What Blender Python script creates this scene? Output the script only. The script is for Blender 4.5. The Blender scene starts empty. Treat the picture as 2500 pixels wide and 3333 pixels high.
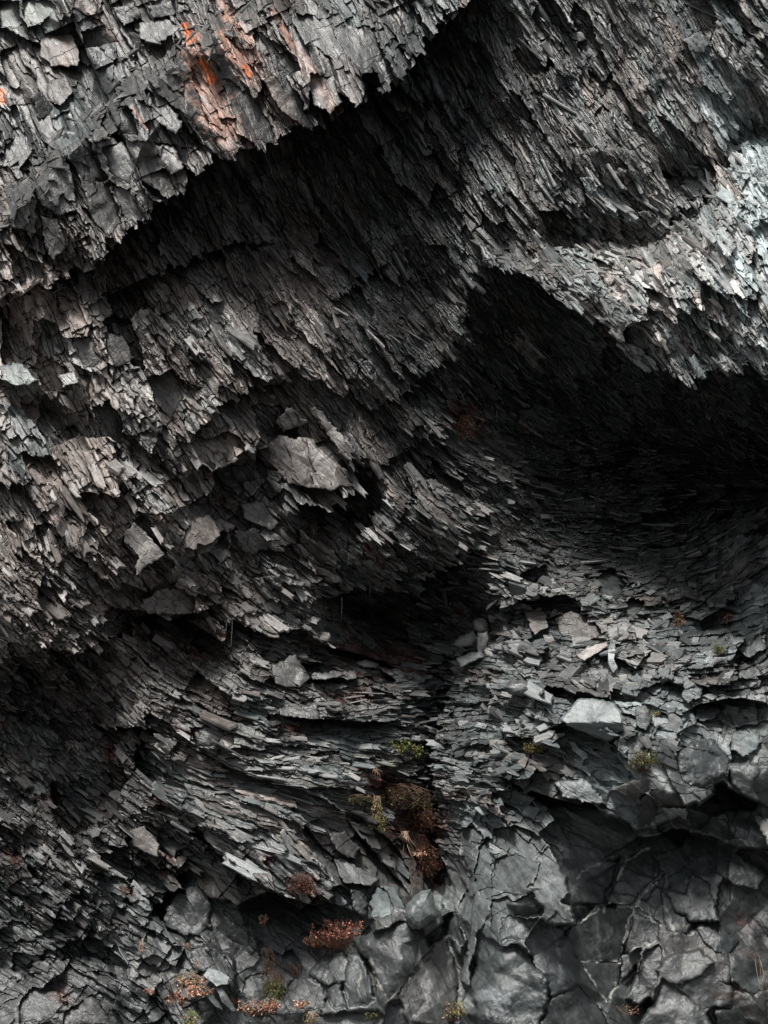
import bpy, math, random
import numpy as np
random.seed(7)
rng = np.random.default_rng(11)
S = bpy.context.scene
COL = S.collection
R = math.radians
# ------------------------------------------------------------------ camera
PITCH = R(12.0); FOV = R(34.0); CAM = np.array([0.0, -22.0, 1.7])
cd = bpy.data.cameras.new('camera'); cam = bpy.data.objects.new('camera', cd); COL.objects.link(cam)
cam.location = CAM.tolist(); cam.rotation_euler = (math.pi / 2 + PITCH, 0, 0)
cd.sensor_fit = 'VERTICAL'; cd.angle = FOV; cd.clip_end = 500
S.camera = cam
# ------------------------------------------------------------------ light
SUN_EL, SUN_AZ = 58.0, -22.0        # azimuth seen from the cliff: negative = towards the left of the picture
w = bpy.data.worlds.new('World'); S.world = w; w.use_nodes = True
nt = w.node_tree; nt.nodes.clear()
sky = nt.nodes.new('ShaderNodeTexSky'); sky.sky_type = 'NISHITA'; sky.sun_disc = False
sky.sun_elevation = R(SUN_EL); sky.sun_rotation = R(180 - SUN_AZ)
sky.air_density = 1.0; sky.dust_density = 3.0
hs = nt.nodes.new('ShaderNodeHueSaturation'); hs.inputs['Saturation'].default_value = 0.30
bg = nt.nodes.new('ShaderNodeBackground'); bg.inputs['Strength'].default_value = 0.065
wo = nt.nodes.new('ShaderNodeOutputWorld')
nt.links.new(sky.outputs[0], hs.inputs['Color']); nt.links.new(hs.outputs[0], bg.inputs[0]); nt.links.new(bg.outputs[0], wo.inputs[0])
sl = bpy.data.lights.new('sun', 'SUN'); sl.energy = 3.4; sl.angle = R(17); sl.color = (1.0, 0.97, 0.93)
so = bpy.data.objects.new('sun', sl); COL.objects.link(so)
so.rotation_euler = (R(90 - SUN_EL), 0, R(SUN_AZ))
S.view_settings.view_transform = 'Standard'; S.view_settings.look = 'None'
S.view_settings.exposure = 0.72; S.view_settings.gamma = 1.0
# ------------------------------------------------------------------ picture <-> place
TAN = math.tan(FOV / 2)
def world(u, v, H):
    """the point H metres in front of the plane y=0 on the line of sight (u,v) of the 2500 x 3333 photograph"""
    x = (np.asarray(u, float) - 1250) / 1666.5 * TAN; y = (1666.5 - np.asarray(v, float)) / 1666.5 * TAN
    dy = math.cos(PITCH) - y * math.sin(PITCH); dz = math.sin(PITCH) + y * math.cos(PITCH)
    t = (-np.asarray(H, float) - CAM[1]) / dy
    return np.stack([x * t, CAM[1] + dy * t, CAM[2] + dz * t], -1)
def grid(rows):
    return np.array([[float(x) for x in r.split()] for r in rows.strip().splitlines()])
GU = 250.0
def samp(G, u, v):
    """cubic interpolation of a hand-surveyed 250 px grid"""
    gx = np.clip(np.asarray(u, float) / GU, 0, 9.9999); gy = np.clip(np.asarray(v, float) / GU, 0, G.shape[0] - 1.0001)
    ix = np.floor(gx).astype(int); iy = np.floor(gy).astype(int); fx = gx - ix; fy = gy - iy
    def wts(f): return [-.5*f+f*f-.5*f**3, 1-2.5*f*f+1.5*f**3, .5*f+2*f*f-1.5*f**3, -.5*f*f+.5*f**3]
    wx, wy = wts(fx), wts(fy); out = 0
    for j in range(4):
        yy = np.clip(iy + j - 1, 0, G.shape[0] - 1); row = 0
        for i in range(4):
            row = row + wx[i] * G[yy, np.clip(ix + i - 1, 0, G.shape[1] - 1)]
        out = out + wy[j] * row
    return out
HG = grid("""
.6 .6 .6 .6 .5 .4 .3 .5 .8 .7 .6
.8 .7 .6 .5 .3 .1 -.1 .3 .7 .8 .7
1.3 1.2 .8 .3 .0 -.1 .0 .4 .8 .8 .5
1.7 1.5 1.2 .6 .2 .1 .2 .3 .6 .8 1.0
1.7 1.7 1.4 1.0 .7 .4 .2 .1 .0 .0 .0
1.9 1.7 1.4 1.0 .7 .4 -.1 -.8 -1.4 -1.8 -2.0
2.1 1.8 1.5 0.9 0.5 0.3 -0.3 -1.3 -2.1 -2.6 -2.7
2.2 2.0 1.6 0.9 0.5 0.5 0.0 -1.0 -1.7 -1.9 -1.4
2.2 1.9 0.9 0.6 0.1 -1.2 -0.6 -0.2 -0.4 -0.4 -0.1
1.3 1.1 1.0 0.9 0.5 0.3 -0.2 0.6 0.8 0.7 0.6
1.2 1.1 1.0 1.2 1.0 0.6 0.3 1.2 1.6 1.3 1.2
1.2 1.2 1.0 1.4 1.2 0.7 0.6 1.5 0.9 0.8 0.9
1.1 1.2 1.1 0.9 1.0 1.3 1.3 1.7 1.1 1.1 0.8
1.6 1.5 1.3 1.2 1.3 1.6 1.6 1.9 1.3 1.3 1.1
1.8 1.7 1.5 1.4 1.5 1.8 1.8 2.1 1.5 1.5 1.3
""")
# the same for the bed that overhangs at the upper left and for the nose at the right
HB = grid("""
.9 1.0 1.2 1.3 1.3 1.3 1.1 .6 .6 .6 .6
1.2 1.2 1.4 1.5 1.6 1.5 1.1 .6 .6 .6 .6
1.5 1.6 1.8 1.8 1.7 1.5 1.0 .6 .6 .6 .6
1.7 1.8 1.8 1.8 1.7 1.4 1.0 .6 .6 .6 .6
1.8 1.8 1.8 1.8 1.6 1.3 1.0 .6 .6 .6 .6
1.9 1.8 1.8 1.8 1.6 1.3 1.0 .6 .6 .6 .6
""")
HN = grid("""
.8 .8 .8 .8 .8 .5 .4 .5 .8 .7 .6
.8 .8 .8 .8 .8 .5 .3 .3 .7 .8 .7
.8 .8 .8 .8 .8 .5 .2 .4 .8 .8 .5
.8 .8 .8 .8 .8 .5 .3 .3 .5 .7 .9
.8 .8 .8 .8 .8 .5 .3 .6 1.0 1.5 1.9
.8 .8 .8 .8 .8 .5 .3 .4 .85 1.4 1.8
.8 .8 .8 .8 .8 .5 .3 .4 .85 1.4 1.8
""")
TH = grid("""
60 60 62 62 60 60 60 60 58 55 52
62 62 62 62 62 62 62 60 56 54 52
65 64 62 60 62 64 62 60 58 55 50
68 66 62 60 58 58 58 56 50 50 65
66 64 60 56 52 50 50 48 45 60 65
60 58 55 52 50 52 52 52 55 60 50
58 60 55 45 48 55 40 20 15 20 30
62 58 50 42 40 45 35 20 8 -20 -40
42 42 40 38 30 35 20 0 8 -10 -35
45 42 38 25 10 5 5 15 12 8 -10
42 38 30 12 8 10 0 20 30 40 30
38 36 32 30 35 38 40 40 40 50 40
30 32 40 42 40 60 70 60 60 50 45
-25 10 50 60 60 70 70 60 60 45 40
-25 10 50 60 60 70 70 60 60 45 40
""")
BW = grid("""
70 70 60 60 50 40 30 26 26 28 32
66 70 80 80 66 40 24 24 26 32 40
60 66 80 56 32 22 24 24 26 30 36
38 34 40 28 20 20 24 30 36 32 26
34 46 44 26 22 20 22 24 26 24 24
56 50 40 34 28 22 22 20 20 20 20
34 40 36 60 66 24 20 18 18 18 22
28 32 34 54 28 22 22 20 20 26 36
26 28 46 32 26 30 30 30 34 34 44
24 26 28 34 30 22 28 32 38 40 50
24 26 30 22 18 20 26 30 48 90 110
26 28 30 30 28 50 46 60 120 150 120
30 34 46 100 60 110 130 170 230 210 120
80 70 60 90 120 170 180 240 240 200 170
80 70 60 90 120 170 180 240 240 200 170
""")
AS = grid("""
2.6 2.6 3.0 3.2 3.2 3.4 4.0 4.5 4.5 4.5 4.0
2.6 3.0 3.4 3.6 3.6 3.8 5.0 5.0 4.8 4.5 4.0
3.4 3.4 3.2 3.2 4.5 5.5 5.5 5.0 4.5 4.5 4.0
3.0 3.0 2.6 4.0 5.5 5.5 5.5 3.0 3.0 3.0 3.0
3.0 2.2 2.2 4.5 5.0 5.0 5.0 4.5 2.6 3.0 3.0
1.8 1.8 2.2 3.4 4.5 5.5 5.0 4.5 3.5 3.0 3.0
3.0 2.6 2.4 2.2 2.4 5.0 4.5 4.0 3.0 3.0 2.6
4.0 3.0 2.4 1.8 3.2 4.0 4.2 4.0 3.2 2.4 2.2
2.6 2.4 2.0 2.4 3.0 3.4 3.4 3.2 3.2 2.4 2.2
2.6 2.6 2.6 2.4 4.5 6.0 3.2 3.4 2.4 2.2 1.8
2.6 2.6 3.0 6.5 7.5 6.0 3.0 3.6 2.6 1.6 1.4
2.8 2.8 3.0 4.0 4.5 3.0 2.4 2.4 1.8 1.4 1.4
3.0 2.8 2.2 1.6 2.4 1.8 1.8 1.8 1.3 1.3 1.4
2.0 2.0 1.8 1.5 1.5 1.8 1.8 1.4 1.3 1.4 1.4
2.0 2.0 1.8 1.5 1.5 1.8 1.8 1.4 1.3 1.4 1.4
""")
# rock tone (linear albedo), cave and ceiling shade and the lit nose painted in
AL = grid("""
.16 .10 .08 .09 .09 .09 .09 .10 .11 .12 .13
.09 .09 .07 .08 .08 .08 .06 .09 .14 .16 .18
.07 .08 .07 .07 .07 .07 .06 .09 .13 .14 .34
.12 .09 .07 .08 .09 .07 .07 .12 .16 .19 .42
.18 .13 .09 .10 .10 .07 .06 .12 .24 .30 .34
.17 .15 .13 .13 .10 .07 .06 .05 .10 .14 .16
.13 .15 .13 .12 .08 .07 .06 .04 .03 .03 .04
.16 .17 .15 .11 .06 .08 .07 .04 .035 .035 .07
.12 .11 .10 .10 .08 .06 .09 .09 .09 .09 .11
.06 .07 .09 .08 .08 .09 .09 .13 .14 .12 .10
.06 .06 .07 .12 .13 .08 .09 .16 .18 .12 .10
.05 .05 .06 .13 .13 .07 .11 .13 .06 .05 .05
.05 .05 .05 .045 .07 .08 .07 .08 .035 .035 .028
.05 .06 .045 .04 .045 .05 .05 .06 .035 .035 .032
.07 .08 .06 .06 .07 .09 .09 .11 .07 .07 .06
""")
# warmth 0 cool blue grey .. 1 brown grey
WM = grid("""
.4 .6 .5 .5 .5 .4 .4 .3 .3 .3 .3
.5 .5 .5 .6 .5 .4 .3 .3 .3 .3 .2
.5 .6 .6 .7 .5 .3 .3 .3 .4 .4 .1
.8 .7 .7 .6 .6 .4 .4 .4 .5 .4 .1
.9 .8 .7 .6 .8 .5 .4 .3 .4 .4 .2
.6 .7 .7 .7 .6 .4 .3 .2 .2 .3 .4
.7 .9 .8 .7 .7 .5 .4 .2 .2 .2 .2
.9 .9 .9 .8 .6 .5 .5 .2 .2 .2 .2
.9 .8 .9 .8 .6 .5 .3 .3 .4 .1 .1
.6 .7 .8 .7 .5 .4 .2 .2 .1 .1 .1
.5 .5 .5 .5 .3 .3 .1 .1 .1 .1 .1
.5 .5 .5 .4 .3 .3 .1 .1 .1 .1 .1
.3 .4 .3 .1 .1 .2 .1 .1 .1 .1 .1
.3 .4 .2 .1 .1 .2 .1 .0 .1 .1 .1
.3 .4 .2 .1 .1 .2 .1 .0 .1 .1 .1
""")
# lips of overhangs and ledges: points, rise just above the lip, its reach, fall just below it, its reach (px)
# the solid rock lies to the LEFT of the line when walking it in the picture (v down) unless flip
LIPS = [
 # bottom edge of the great overhanging bed (walk from lower left to upper right: rock is up-left)
 ([(-300,1060),(0,965),(100,945),(300,870),(362,800),(482,708),(588,648),(625,565),(708,505),(814,497),(920,467),(1108,369),(1250,286),(1326,226),(1365,188),(1520,15),(1600,-120)], .12, 120, .5, 130, 1),
 # step under the left buttress
 ([(250,1010),(330,975),(480,905),(620,850),(760,800),(900,790)], .15, 120, .35, 120, 1),
 # stepped joints left of centre
 ([(560,1460),(602,1424),(732,1315),(814,1261),(900,1240),(1000,1180)], .12, 120, .35, 130, 1),
 ([(600,1680),(678,1603),(705,1549),(760,1516),(830,1467),(890,1451)], .25, 110, .55, 170, 1),
 ([(1180,1350),(1290,1300),(1360,1240),(1450,1190),(1540,1130)], .05, 80, .3, 90, 1),
 ([(1180,1560),(1300,1480),(1400,1430),(1470,1390)], .1, 80, .25, 90, 1),
 ([(960,1640),(1010,1660),(1080,1655),(1160,1600),(1210,1540)], .3, 130, .9, 150, 1),
 ([(1060,990),(1120,965),(1160,930),(1210,890),(1280,850)], .1, 90, .3, 110, 1),
 # left lip over the dark hollow
 ([(-100,2150),(60,2140),(150,2110),(250,2125),(330,2090),(420,2050)], .4, 200, .7, 260, 1),
 ([(400,1990),(470,2000),(560,2015),(640,1990),(720,1960)], .3, 130, 1.1, 110, 1),
 ([(560,1800),(640,1780),(690,1760),(760,1700)], .15, 80, .4, 110, 1),
 # centre: bottom of the bulging spur above the black hollow
 ([(1000,1960),(1080,1940),(1180,1905),(1260,1925),(1340,1930),(1400,1880),(1460,1830),(1560,1780)], .5, 200, 1.5, 230, 1),
 # the pale nose on the right, above the cave
 ([(1560,850),(1650,880),(1736,905),(1790,946),(1844,1000),(1936,1039),(1990,1071),(2034,1153),(2072,1190),(2137,1190),(2235,1250),(2300,1207),(2387,1212),(2436,1180),(2490,1234),(2700,1300)], .15, 160, 2.0, 300, 1),
 # ledge of the lower right
 ([(1620,2520),(1700,2560),(1785,2590),(1925,2623),(2007,2655),(2067,2704),(2121,2693),(2197,2661),(2273,2623),(2360,2560),(2440,2600),(2520,2650)], .35, 180, 1.1, 130, 1),
 ([(1490,2060),(1475,2160),(1455,2250),(1435,2350),(1405,2480),(1415,2600),(1425,2750),(1455,2870),(1440,2960)], .35, 200, .35, 110, 1),
 ([(2200,2330),(2300,2290),(2400,2270),(2520,2290)], .2, 100, .5, 90, 1),
 # folded stack in the lower left, its underside
 ([(620,2640),(660,2720),(780,2840),(930,2920),(1060,2945),(1130,2965),(1200,2995)], .35, 160, .7, 110, 1),
 ([(880,2330),(1000,2340),(1130,2345),(1250,2350),(1320,2345)], .1, 60, .6, 60, 1),
 ([(640,2440),(800,2520),(950,2560),(1050,2600),(1130,2660)], .1, 60, .3, 60, 1),
 ([(300,2360),(380,2370),(460,2365),(540,2370)], .2, 90, .5, 90, 1),
 ([(1490,2960),(1400,3030),(1330,3020)], .0, 60, .5, 80, 0),
 ([(460,3010),(520,2930),(580,2870),(630,2790)], .1, 50, .45, 45, 1),
 ([(0,3240),(110,3150),(230,3110),(330,3130),(420,3200)], -.3, 90, .05, 60, 1),
]
VALLEYS = [ ([(1450,2080),(1440,2200),(1425,2350),(1400,2480),(1415,2600),(1425,2750),(1450,2860)], .45, 60),
 ([(1280,2560),(1330,2640),(1360,2760),(1420,2850)], .45, 60),
 ([(800,560),(950,720),(1100,800),(1300,880),(1500,980),(1650,1060)], .30, 60),
 ([(1180,1560),(1200,1640),(1160,1700)], .8, 45), ([(2180,560),(2270,580),(2400,470),(2500,420)], .35, 35),
 ([(1800,760),(1950,790),(2060,770)], .3, 40), ([(80,1330),(180,1350),(250,1420)], .5, 50) ]
def valley_term(u, v):
    out = np.zeros_like(u)
    for pts, dp, wd in VALLEYS:
        out -= dp * np.exp(-(seg_dist(u, v, pts) / wd) ** 2)
    return out
def lip_term(u, v):
    out = np.zeros_like(u)
    for pts, A, La, B, Lb, side in LIPS:
        P = np.array(pts, float); seg = P[1:] - P[:-1]; ln = np.hypot(seg[:, 0], seg[:, 1]); cum = np.r_[0, np.cumsum(ln)]
        best = np.full(u.shape, 1e9); tt = np.zeros_like(u); sg = np.ones_like(u)
        for k in range(len(seg)):
            dx, dy = seg[k]; px = u - P[k, 0]; py = v - P[k, 1]
            t = np.clip((px * dx + py * dy) / ln[k] ** 2, 0, 1)
            d = np.hypot(px - t * dx, py - t * dy); m = d < best
            best = np.where(m, d, best); tt = np.where(m, cum[k] + t * ln[k], tt)
            sg = np.where(m, np.sign(dx * py - dy * px), sg)
        T = cum[-1]; e = min(140.0, T * .3)
        wgt = np.clip(tt / e, 0, 1) * np.clip((T - tt) / e, 0, 1)
        up = (sg < 0) if side else (sg > 0)
        out += wgt * np.where(up, A * np.exp(-best / La), -B * np.exp(-best / Lb))
    return out
# ledge tops: points, rise across the ledge, its width, how far below the rise dies away (px)
RAMPS = [
 ([(-200,830),(0,690),(130,560),(220,470),(330,370),(420,290),(560,190),(640,130),(780,40),(900,-60)], .55, 60, 330),
 ([(1560,350),(1640,310),(1750,250),(1850,190),(1960,165)], .30, 14, 130),
 ([(1960,330),(2000,300),(2050,300),(2090,270),(2200,235)], .22, 12, 90),
 ([(2100,300),(2150,230),(2240,110),(2330,90),(2430,60)], .22, 12, 110),
 ([(2380,250),(2430,150),(2500,80),(2600,20)], .26, 18, 120),
 ([(1860,510),(1930,480),(1990,480),(2080,500)], .22, 14, 110),
 ([(1950,570),(2050,545),(2130,560)], .16, 12, 80),
 ([(1500,660),(1560,610),(1640,560)], .1, 12, 80),
 ([(2000,830),(2100,850),(2220,800),(2330,700),(2400,560),(2520,440)], 1.1, 100, 900),
 ([(1540,800),(1640,850),(1800,880),(1950,900),(2050,880)], .5, 50, 200),
 ([(0,960),(60,940),(160,930),(220,960)], .30, 26, 200),
 ([(0,700),(90,640),(180,560)], .2, 14, 120),
 ([(100,560),(190,470),(290,440)], .16, 10, 90),
 ([(1560,2250),(1750,2230),(1850,2230),(2000,2230),(2200,2200)], .35, 60, 260),
 ([(1480,2140),(1560,2100),(1660,2090),(1780,2120)], .35, 40, 160),
 ([(960,2180),(1080,2165),(1200,2170),(1330,2180)], .25, 26, 130),
]
def ramp_term(u, v):
    out = np.zeros_like(u)
    for pts, A, wd, reach in RAMPS:
        P = np.array(pts, float); seg = P[1:] - P[:-1]; ln = np.hypot(seg[:, 0], seg[:, 1]); cum = np.r_[0, np.cumsum(ln)]
        best = np.full(u.shape, 1e9); tt = np.zeros_like(u); sg = np.ones_like(u)
        for k in range(len(seg)):
            dx, dy = seg[k]; px = u - P[k, 0]; py = v - P[k, 1]
            t = np.clip((px * dx + py * dy) / ln[k] ** 2, 0, 1)
            d = np.hypot(px - t * dx, py - t * dy); m = d < best
            best = np.where(m, d, best); tt = np.where(m, cum[k] + t * ln[k], tt); sg = np.where(m, np.sign(dx * py - dy * px), sg)
        T = cum[-1]; e = min(120.0, T * .3); wgt = np.clip(tt / e, 0, 1) * np.clip((T - tt) / e, 0, 1)
        d = best * sg; f = np.clip(d / wd + .5, 0, 1)
        out += wgt * A * f * np.exp(-np.maximum(d, 0) / reach)
    return out * (1 + .0)
# ------------------------------------------------------------------ faces of single blocks traced from the photograph:
# outline, forward shift (m), slope to the right, slope downwards, rock tone (lit faces painted paler, shaded ones darker), warmth, bulge
FACES = [
 ([(640,120),(685,105),(725,160),(760,240),(820,310),(880,400),(900,470),(830,460),(780,400),(740,300),(690,220)], -.06,-.5,-.1,.055,.4,0),
 ([(475,255),(560,190),(600,225),(640,300),(680,400),(680,430),(600,380),(510,300)], -.04,-.5,0,.06,.4,0),
 ([(100,570),(190,480),(215,520),(245,620),(250,690),(180,700),(130,660)], .05,.1,-.1,.07,.4,0),
 ([(215,480),(285,455),(350,580),(300,600),(245,560)], .0,-.5,.1,.06,.3,0),
 ([(355,350),(420,345),(455,440),(390,440)], .0,-.5,-.2,.05,.3,0),
 ([(100,320),(140,295),(175,360),(130,390)], .05,-.6,-.2,.05,.4,0),
 ([(265,100),(345,80),(385,140),(280,155)], -.1,-.3,-.4,.05,.7,0),
 ([(270,390),(330,320),(345,350),(330,420),(300,430)], .06,.1,.1,.075,.2,0),
 ([(250,560),(300,600),(350,590),(400,720),(360,770),(310,720)], .02,-.35,.05,.075,.5,0),
 ([(360,590),(420,620),(470,700),(440,735),(400,700)], .05,.15,.0,.08,.6,0),
 ([(10,600),(90,580),(120,660),(110,760),(40,740)], .04,.1,.0,.075,.5,0),
 ([(130,700),(190,715),(215,800),(170,850),(140,790)], .0,-.2,.0,.08,.6,0),
 ([(20,470),(80,430),(110,500),(60,550),(10,540)], .03,.1,.2,.09,.3,0),
 ([(150,270),(215,250),(240,300),(200,340),(160,330)], .02,.2,.1,.09,.6,0),
 ([(130,120),(230,110),(260,160),(250,210),(180,220),(130,180)], -.02,.1,.2,.11,.9,0),
 ([(450,80),(540,60),(590,90),(520,140),(460,130)], .02,.1,.3,.085,.3,0),
 ([(370,20),(440,10),(460,60),(400,80)], .0,-.2,-.1,.06,.3,0),
 ([(480,20),(560,0),(620,30),(560,55),(500,60)], .04,.0,-.1,.06,.2,0),
 ([(500,470),(560,480),(610,540),(560,570),(520,530)], .03,.1,.0,.08,.6,0),
 ([(700,440),(760,450),(790,480),(720,500)], .02,.1,.0,.10,.8,0),
 ([(1010,240),(1090,250),(1110,330),(1070,380),(1020,340)], .03,.1,.0,.075,.3,0),
 ([(880,180),(940,170),(980,230),(940,250),(890,220)], .02,-.3,.0,.06,.3,0),
 ([(1180,240),(1230,240),(1240,285),(1190,310)], .02,0,0,.06,.4,0),
 ([(230,1100),(290,1090),(330,1180),(280,1200)], .04,.2,.1,.12,.6,0),
 ([(340,1080),(400,1090),(440,1170),(380,1200),(350,1150)], .02,.1,.1,.11,.7,0),
 ([(480,1230),(560,1200),(600,1290),(560,1360),(500,1310)], .04,.1,.1,.13,.7,0),
 ([(300,1330),(350,1300),(400,1380),(400,1440),(340,1420)], -.03,-.2,0,.08,.5,0),
 ([(690,1430),(740,1400),(800,1440),(810,1490),(740,1500)], .07,.15,.2,.17,.9,0),
 ([(75,0),(170,0),(180,30),(125,80),(80,60)], .0,.2,.5,.20,.3,.0),
 ([(0,0),(60,0),(70,40),(60,90),(0,90)], .0,.2,.3,.13,.3,.0),
 ([(330,480),(400,460),(440,540),(420,600),(360,560)], .03,.1,.1,.075,.3,0),
 ([(470,290),(540,330),(590,400),(570,440),(500,380)], .02,.1,.2,.085,.4,0),
 ([(860,260),(920,230),(990,340),(1020,420),(960,400),(900,340)], .02,-.4,.0,.06,.3,0),
 ([(960,40),(1060,60),(1130,160),(1100,200),(1010,140)], .05,.1,.1,.09,.4,0),
 ([(1080,100),(1200,80),(1260,180),(1190,230),(1120,180)], .05,-.2,.1,.08,.3,0),
 ([(0,1185),(75,1180),(125,1240),(60,1255),(0,1230)], .1,.1,.5,.2,.1,0),
 ([(190,1220),(240,1210),(250,1240),(205,1262)], .06,.2,.4,.26,.3,0),
 ([(838,1467),(910,1415),(1017,1430),(1136,1543),(1152,1580),(1080,1598),(941,1576)], .12,.1,.15,.12,.9,.05),
 ([(898,1375),(952,1321),(1000,1375),(920,1408)], .0,0,-.1,.09,.8,0),
 ([(1000,1330),(1030,1325),(1130,1430),(1190,1520),(1160,1530),(1080,1440)], .1,.3,.1,.11,.7,0),
 ([(618,1708),(678,1670),(722,1741),(684,1795),(613,1817),(586,1779)], .1,.15,.35,.20,.9,0),
 ([(760,1725),(846,1720),(880,1785),(820,1806),(770,1780)], .0,-.1,-.1,.07,.5,0),
 ([(780,1640),(850,1630),(910,1700),(880,1725),(800,1690)], .08,0,.1,.08,.6,0),
 ([(520,1920),(590,1910),(635,1948),(624,2000),(488,1996),(450,1970)], .12,.1,.2,.13,.8,0),
 ([(400,2056),(445,2078),(452,2105),(553,2218),(532,2218),(472,2143),(396,2083)], .06,.1,.2,.16,.7,0),
 ([(395,1735),(440,1702),(540,1808),(500,1830),(440,1870),(445,1810)], .14,.2,.6,.26,.7,0),
 ([(613,2370),(722,2360),(750,2414),(640,2430)], .0,0,-.1,.07,.2,.05),
 ([(715,2400),(760,2385),(765,2420),(735,2440)], .03,0,.3,.2,.9,0),
 ([(586,2894),(624,2856),(689,2938),(684,3019),(613,3052),(532,3008),(548,2948)], .0,.1,.1,.07,.1,.05),
 ([(60,3263),(110,3210),(190,3220),(210,3270),(160,3320),(60,3333)], .05,.1,.3,.09,.2,.1),
 ([(210,3290),(304,3236),(370,3333),(206,3345)], .05,0,.3,.10,.4,.1),
 ([(800,2731),(854,2737),(900,2790),(833,2775),(780,2745)], .06,.2,.6,.24,.1,0),
 ([(695,2672),(727,2661),(770,2700),(740,2705)], .05,.2,.5,.2,.1,0),
 ([(1174,3052),(1315,2997),(1364,3062),(1353,3155),(1288,3225),(1261,3258),(1234,3214),(1190,3122),(1158,3084)], .05,.1,.0,.075,.1,.12),
 ([(1364,3138),(1440,3035),(1478,3122),(1495,3203),(1467,3345),(1320,3345),(1294,3236),(1320,3193)], .12,-.15,.05,.075,.4,.12),
 ([(1000,3165),(1060,3111),(1120,3090),(1150,3190),(1070,3210)], .0,0,.1,.065,.0,.04),
 ([(1130,3100),(1170,3110),(1215,3210),(1215,3260),(1140,3280),(1120,3200)], .04,.1,.05,.08,.1,.08),
 ([(1070,3215),(1110,3200),(1135,3285),(1090,3290),(1060,3250)], .03,.1,0,.06,.0,.08),
 ([(900,3240),(985,3160),(1060,3215),(1055,3280),(950,3300)], .02,0,.1,.06,.1,.04),
 ([(1000,3305),(1230,3285),(1260,3310),(1230,3350),(1000,3350)], .08,0,.3,.07,.2,.05),
 ([(800,3185),(870,3165),(880,3230),(850,3270),(790,3250)], .02,0,.05,.05,.0,.05),
 ([(1265,3262),(1300,3250),(1330,3350),(1240,3350)], .0,0,.1,.06,.0,.0),
 ([(1201,2937),(1234,2878),(1261,2905),(1283,2954),(1277,2986),(1212,2992)], .18,.2,.45,.21,.0,.15),
 ([(1240,2875),(1290,2890),(1320,2950),(1290,2960),(1262,2905)], .15,.1,.5,.17,.0,.06),
 ([(1140,2890),(1190,2905),(1201,2985),(1165,2985),(1142,2940)], .05,-.3,-.2,.06,.0,.08),
 ([(1543,2889),(1603,2954),(1560,3030),(1535,3120),(1525,3215),(1500,3190),(1530,3050),(1540,2960)], .16,.5,.2,.17,.1,.05),
 ([(1440,2970),(1490,2990),(1520,3060),(1500,3120),(1450,3030)], .0,.2,0,.07,.0,.05),
 ([(1540,2860),(1560,2760),(1590,2720),(1600,2800),(1600,2940)], .05,.5,.1,.18,.1,0),
 ([(1500,2700),(1540,2680),(1580,2720),(1550,2790),(1545,2860),(1510,2790)], .08,.4,.1,.12,.1,.05),
 ([(1598,2932),(1660,2910),(1700,3020),(1690,3060),(1640,3074),(1600,3030)], .08,.1,.2,.12,.0,.08),
 ([(1605,2800),(1680,2780),(1760,2810),(1740,2880),(1660,2900),(1610,2890)], .1,.15,.3,.14,.1,.06),
 ([(1600,3106),(1687,3068),(1719,3106),(1736,3149),(1774,3176),(1790,3247),(1752,3350),(1560,3350),(1540,3220),(1575,3150)], .15,.1,.05,.10,.0,.25),
 ([(1703,3062),(1757,2997),(1839,3030),(1882,3111),(1888,3203),(1800,3247),(1774,3176),(1736,3138)], .05,-.1,.05,.085,.0,.1),
 ([(1795,3250),(1888,3210),(1960,3300),(1990,3350),(1755,3350)], .03,-.1,0,.075,.1,.08),
 ([(1630,2990),(1700,2985),(1752,2990),(1708,3052),(1632,3062)], .1,.1,.2,.11,.0,.1),
 ([(1654,2938),(1730,2905),(1768,2954),(1763,2986),(1681,2981)], .06,-.1,-.3,.06,.0,.1),
 ([(1870,2890),(1950,2850),(2010,2810),(1985,2880),(1962,2938),(1860,2945),(1830,2930)], .0,0,.1,.075,.1,.05),
 ([(1960,2800),(2040,2740),(2090,2735),(2010,2800)], .0,0,-.1,.06,.1,0),
 ([(2012,2824),(2088,2759),(2121,2780),(2159,2834),(2077,2910),(2050,2948),(1974,2938)], .04,0,.05,.065,.1,.1),
 ([(2165,2840),(2160,2880),(2130,2985),(2065,2955),(2085,2915)], .02,-.1,0,.055,.0,0),
 ([(1844,3030),(1947,2948),(2061,2965),(2029,3062),(2018,3133),(1882,3128)], .03,0,-.05,.06,.1,.06),
 ([(1888,3135),(2018,3135),(2012,3193),(1974,3263),(1925,3203)], .01,0,-.1,.055,.1,.0),
 ([(2061,2968),(2143,2997),(2148,3057),(2061,3084),(2029,3106)], .0,0,-.05,.055,.1,.05),
 ([(2023,3111),(2088,3084),(2083,3133),(2018,3193)], -.04,0,0,.055,.1,0),
 ([(2094,3095),(2148,3068),(2159,3111),(2143,3193),(2088,3274),(2034,3247),(2077,3165)], .03,-.1,0,.065,.1,.05),
 ([(2164,2900),(2186,2851),(2229,2824),(2305,2878),(2349,3003),(2251,3003),(2191,2954)], .12,.1,.1,.085,.0,.15),
 ([(2145,2900),(2165,2910),(2200,2965),(2250,3010),(2240,3040),(2170,3030),(2150,2970)], .04,.1,-.2,.06,.0,.05),
 ([(2255,3010),(2340,3010),(2400,3060),(2370,3120),(2300,3070)], .02,0,.1,.06,.0,.05),
 ([(2300,2797),(2403,2780),(2490,2845),(2468,2900),(2360,2867)], .1,0,.3,.08,.0,.1),
 ([(2240,2790),(2300,2780),(2300,2850),(2250,2820)], .06,.1,.3,.10,.0,0),
 ([(2137,3155),(2175,3117),(2273,3084),(2322,3133),(2273,3187),(2208,3209),(2170,3193)], .18,.05,.1,.085,.2,.04),
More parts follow.
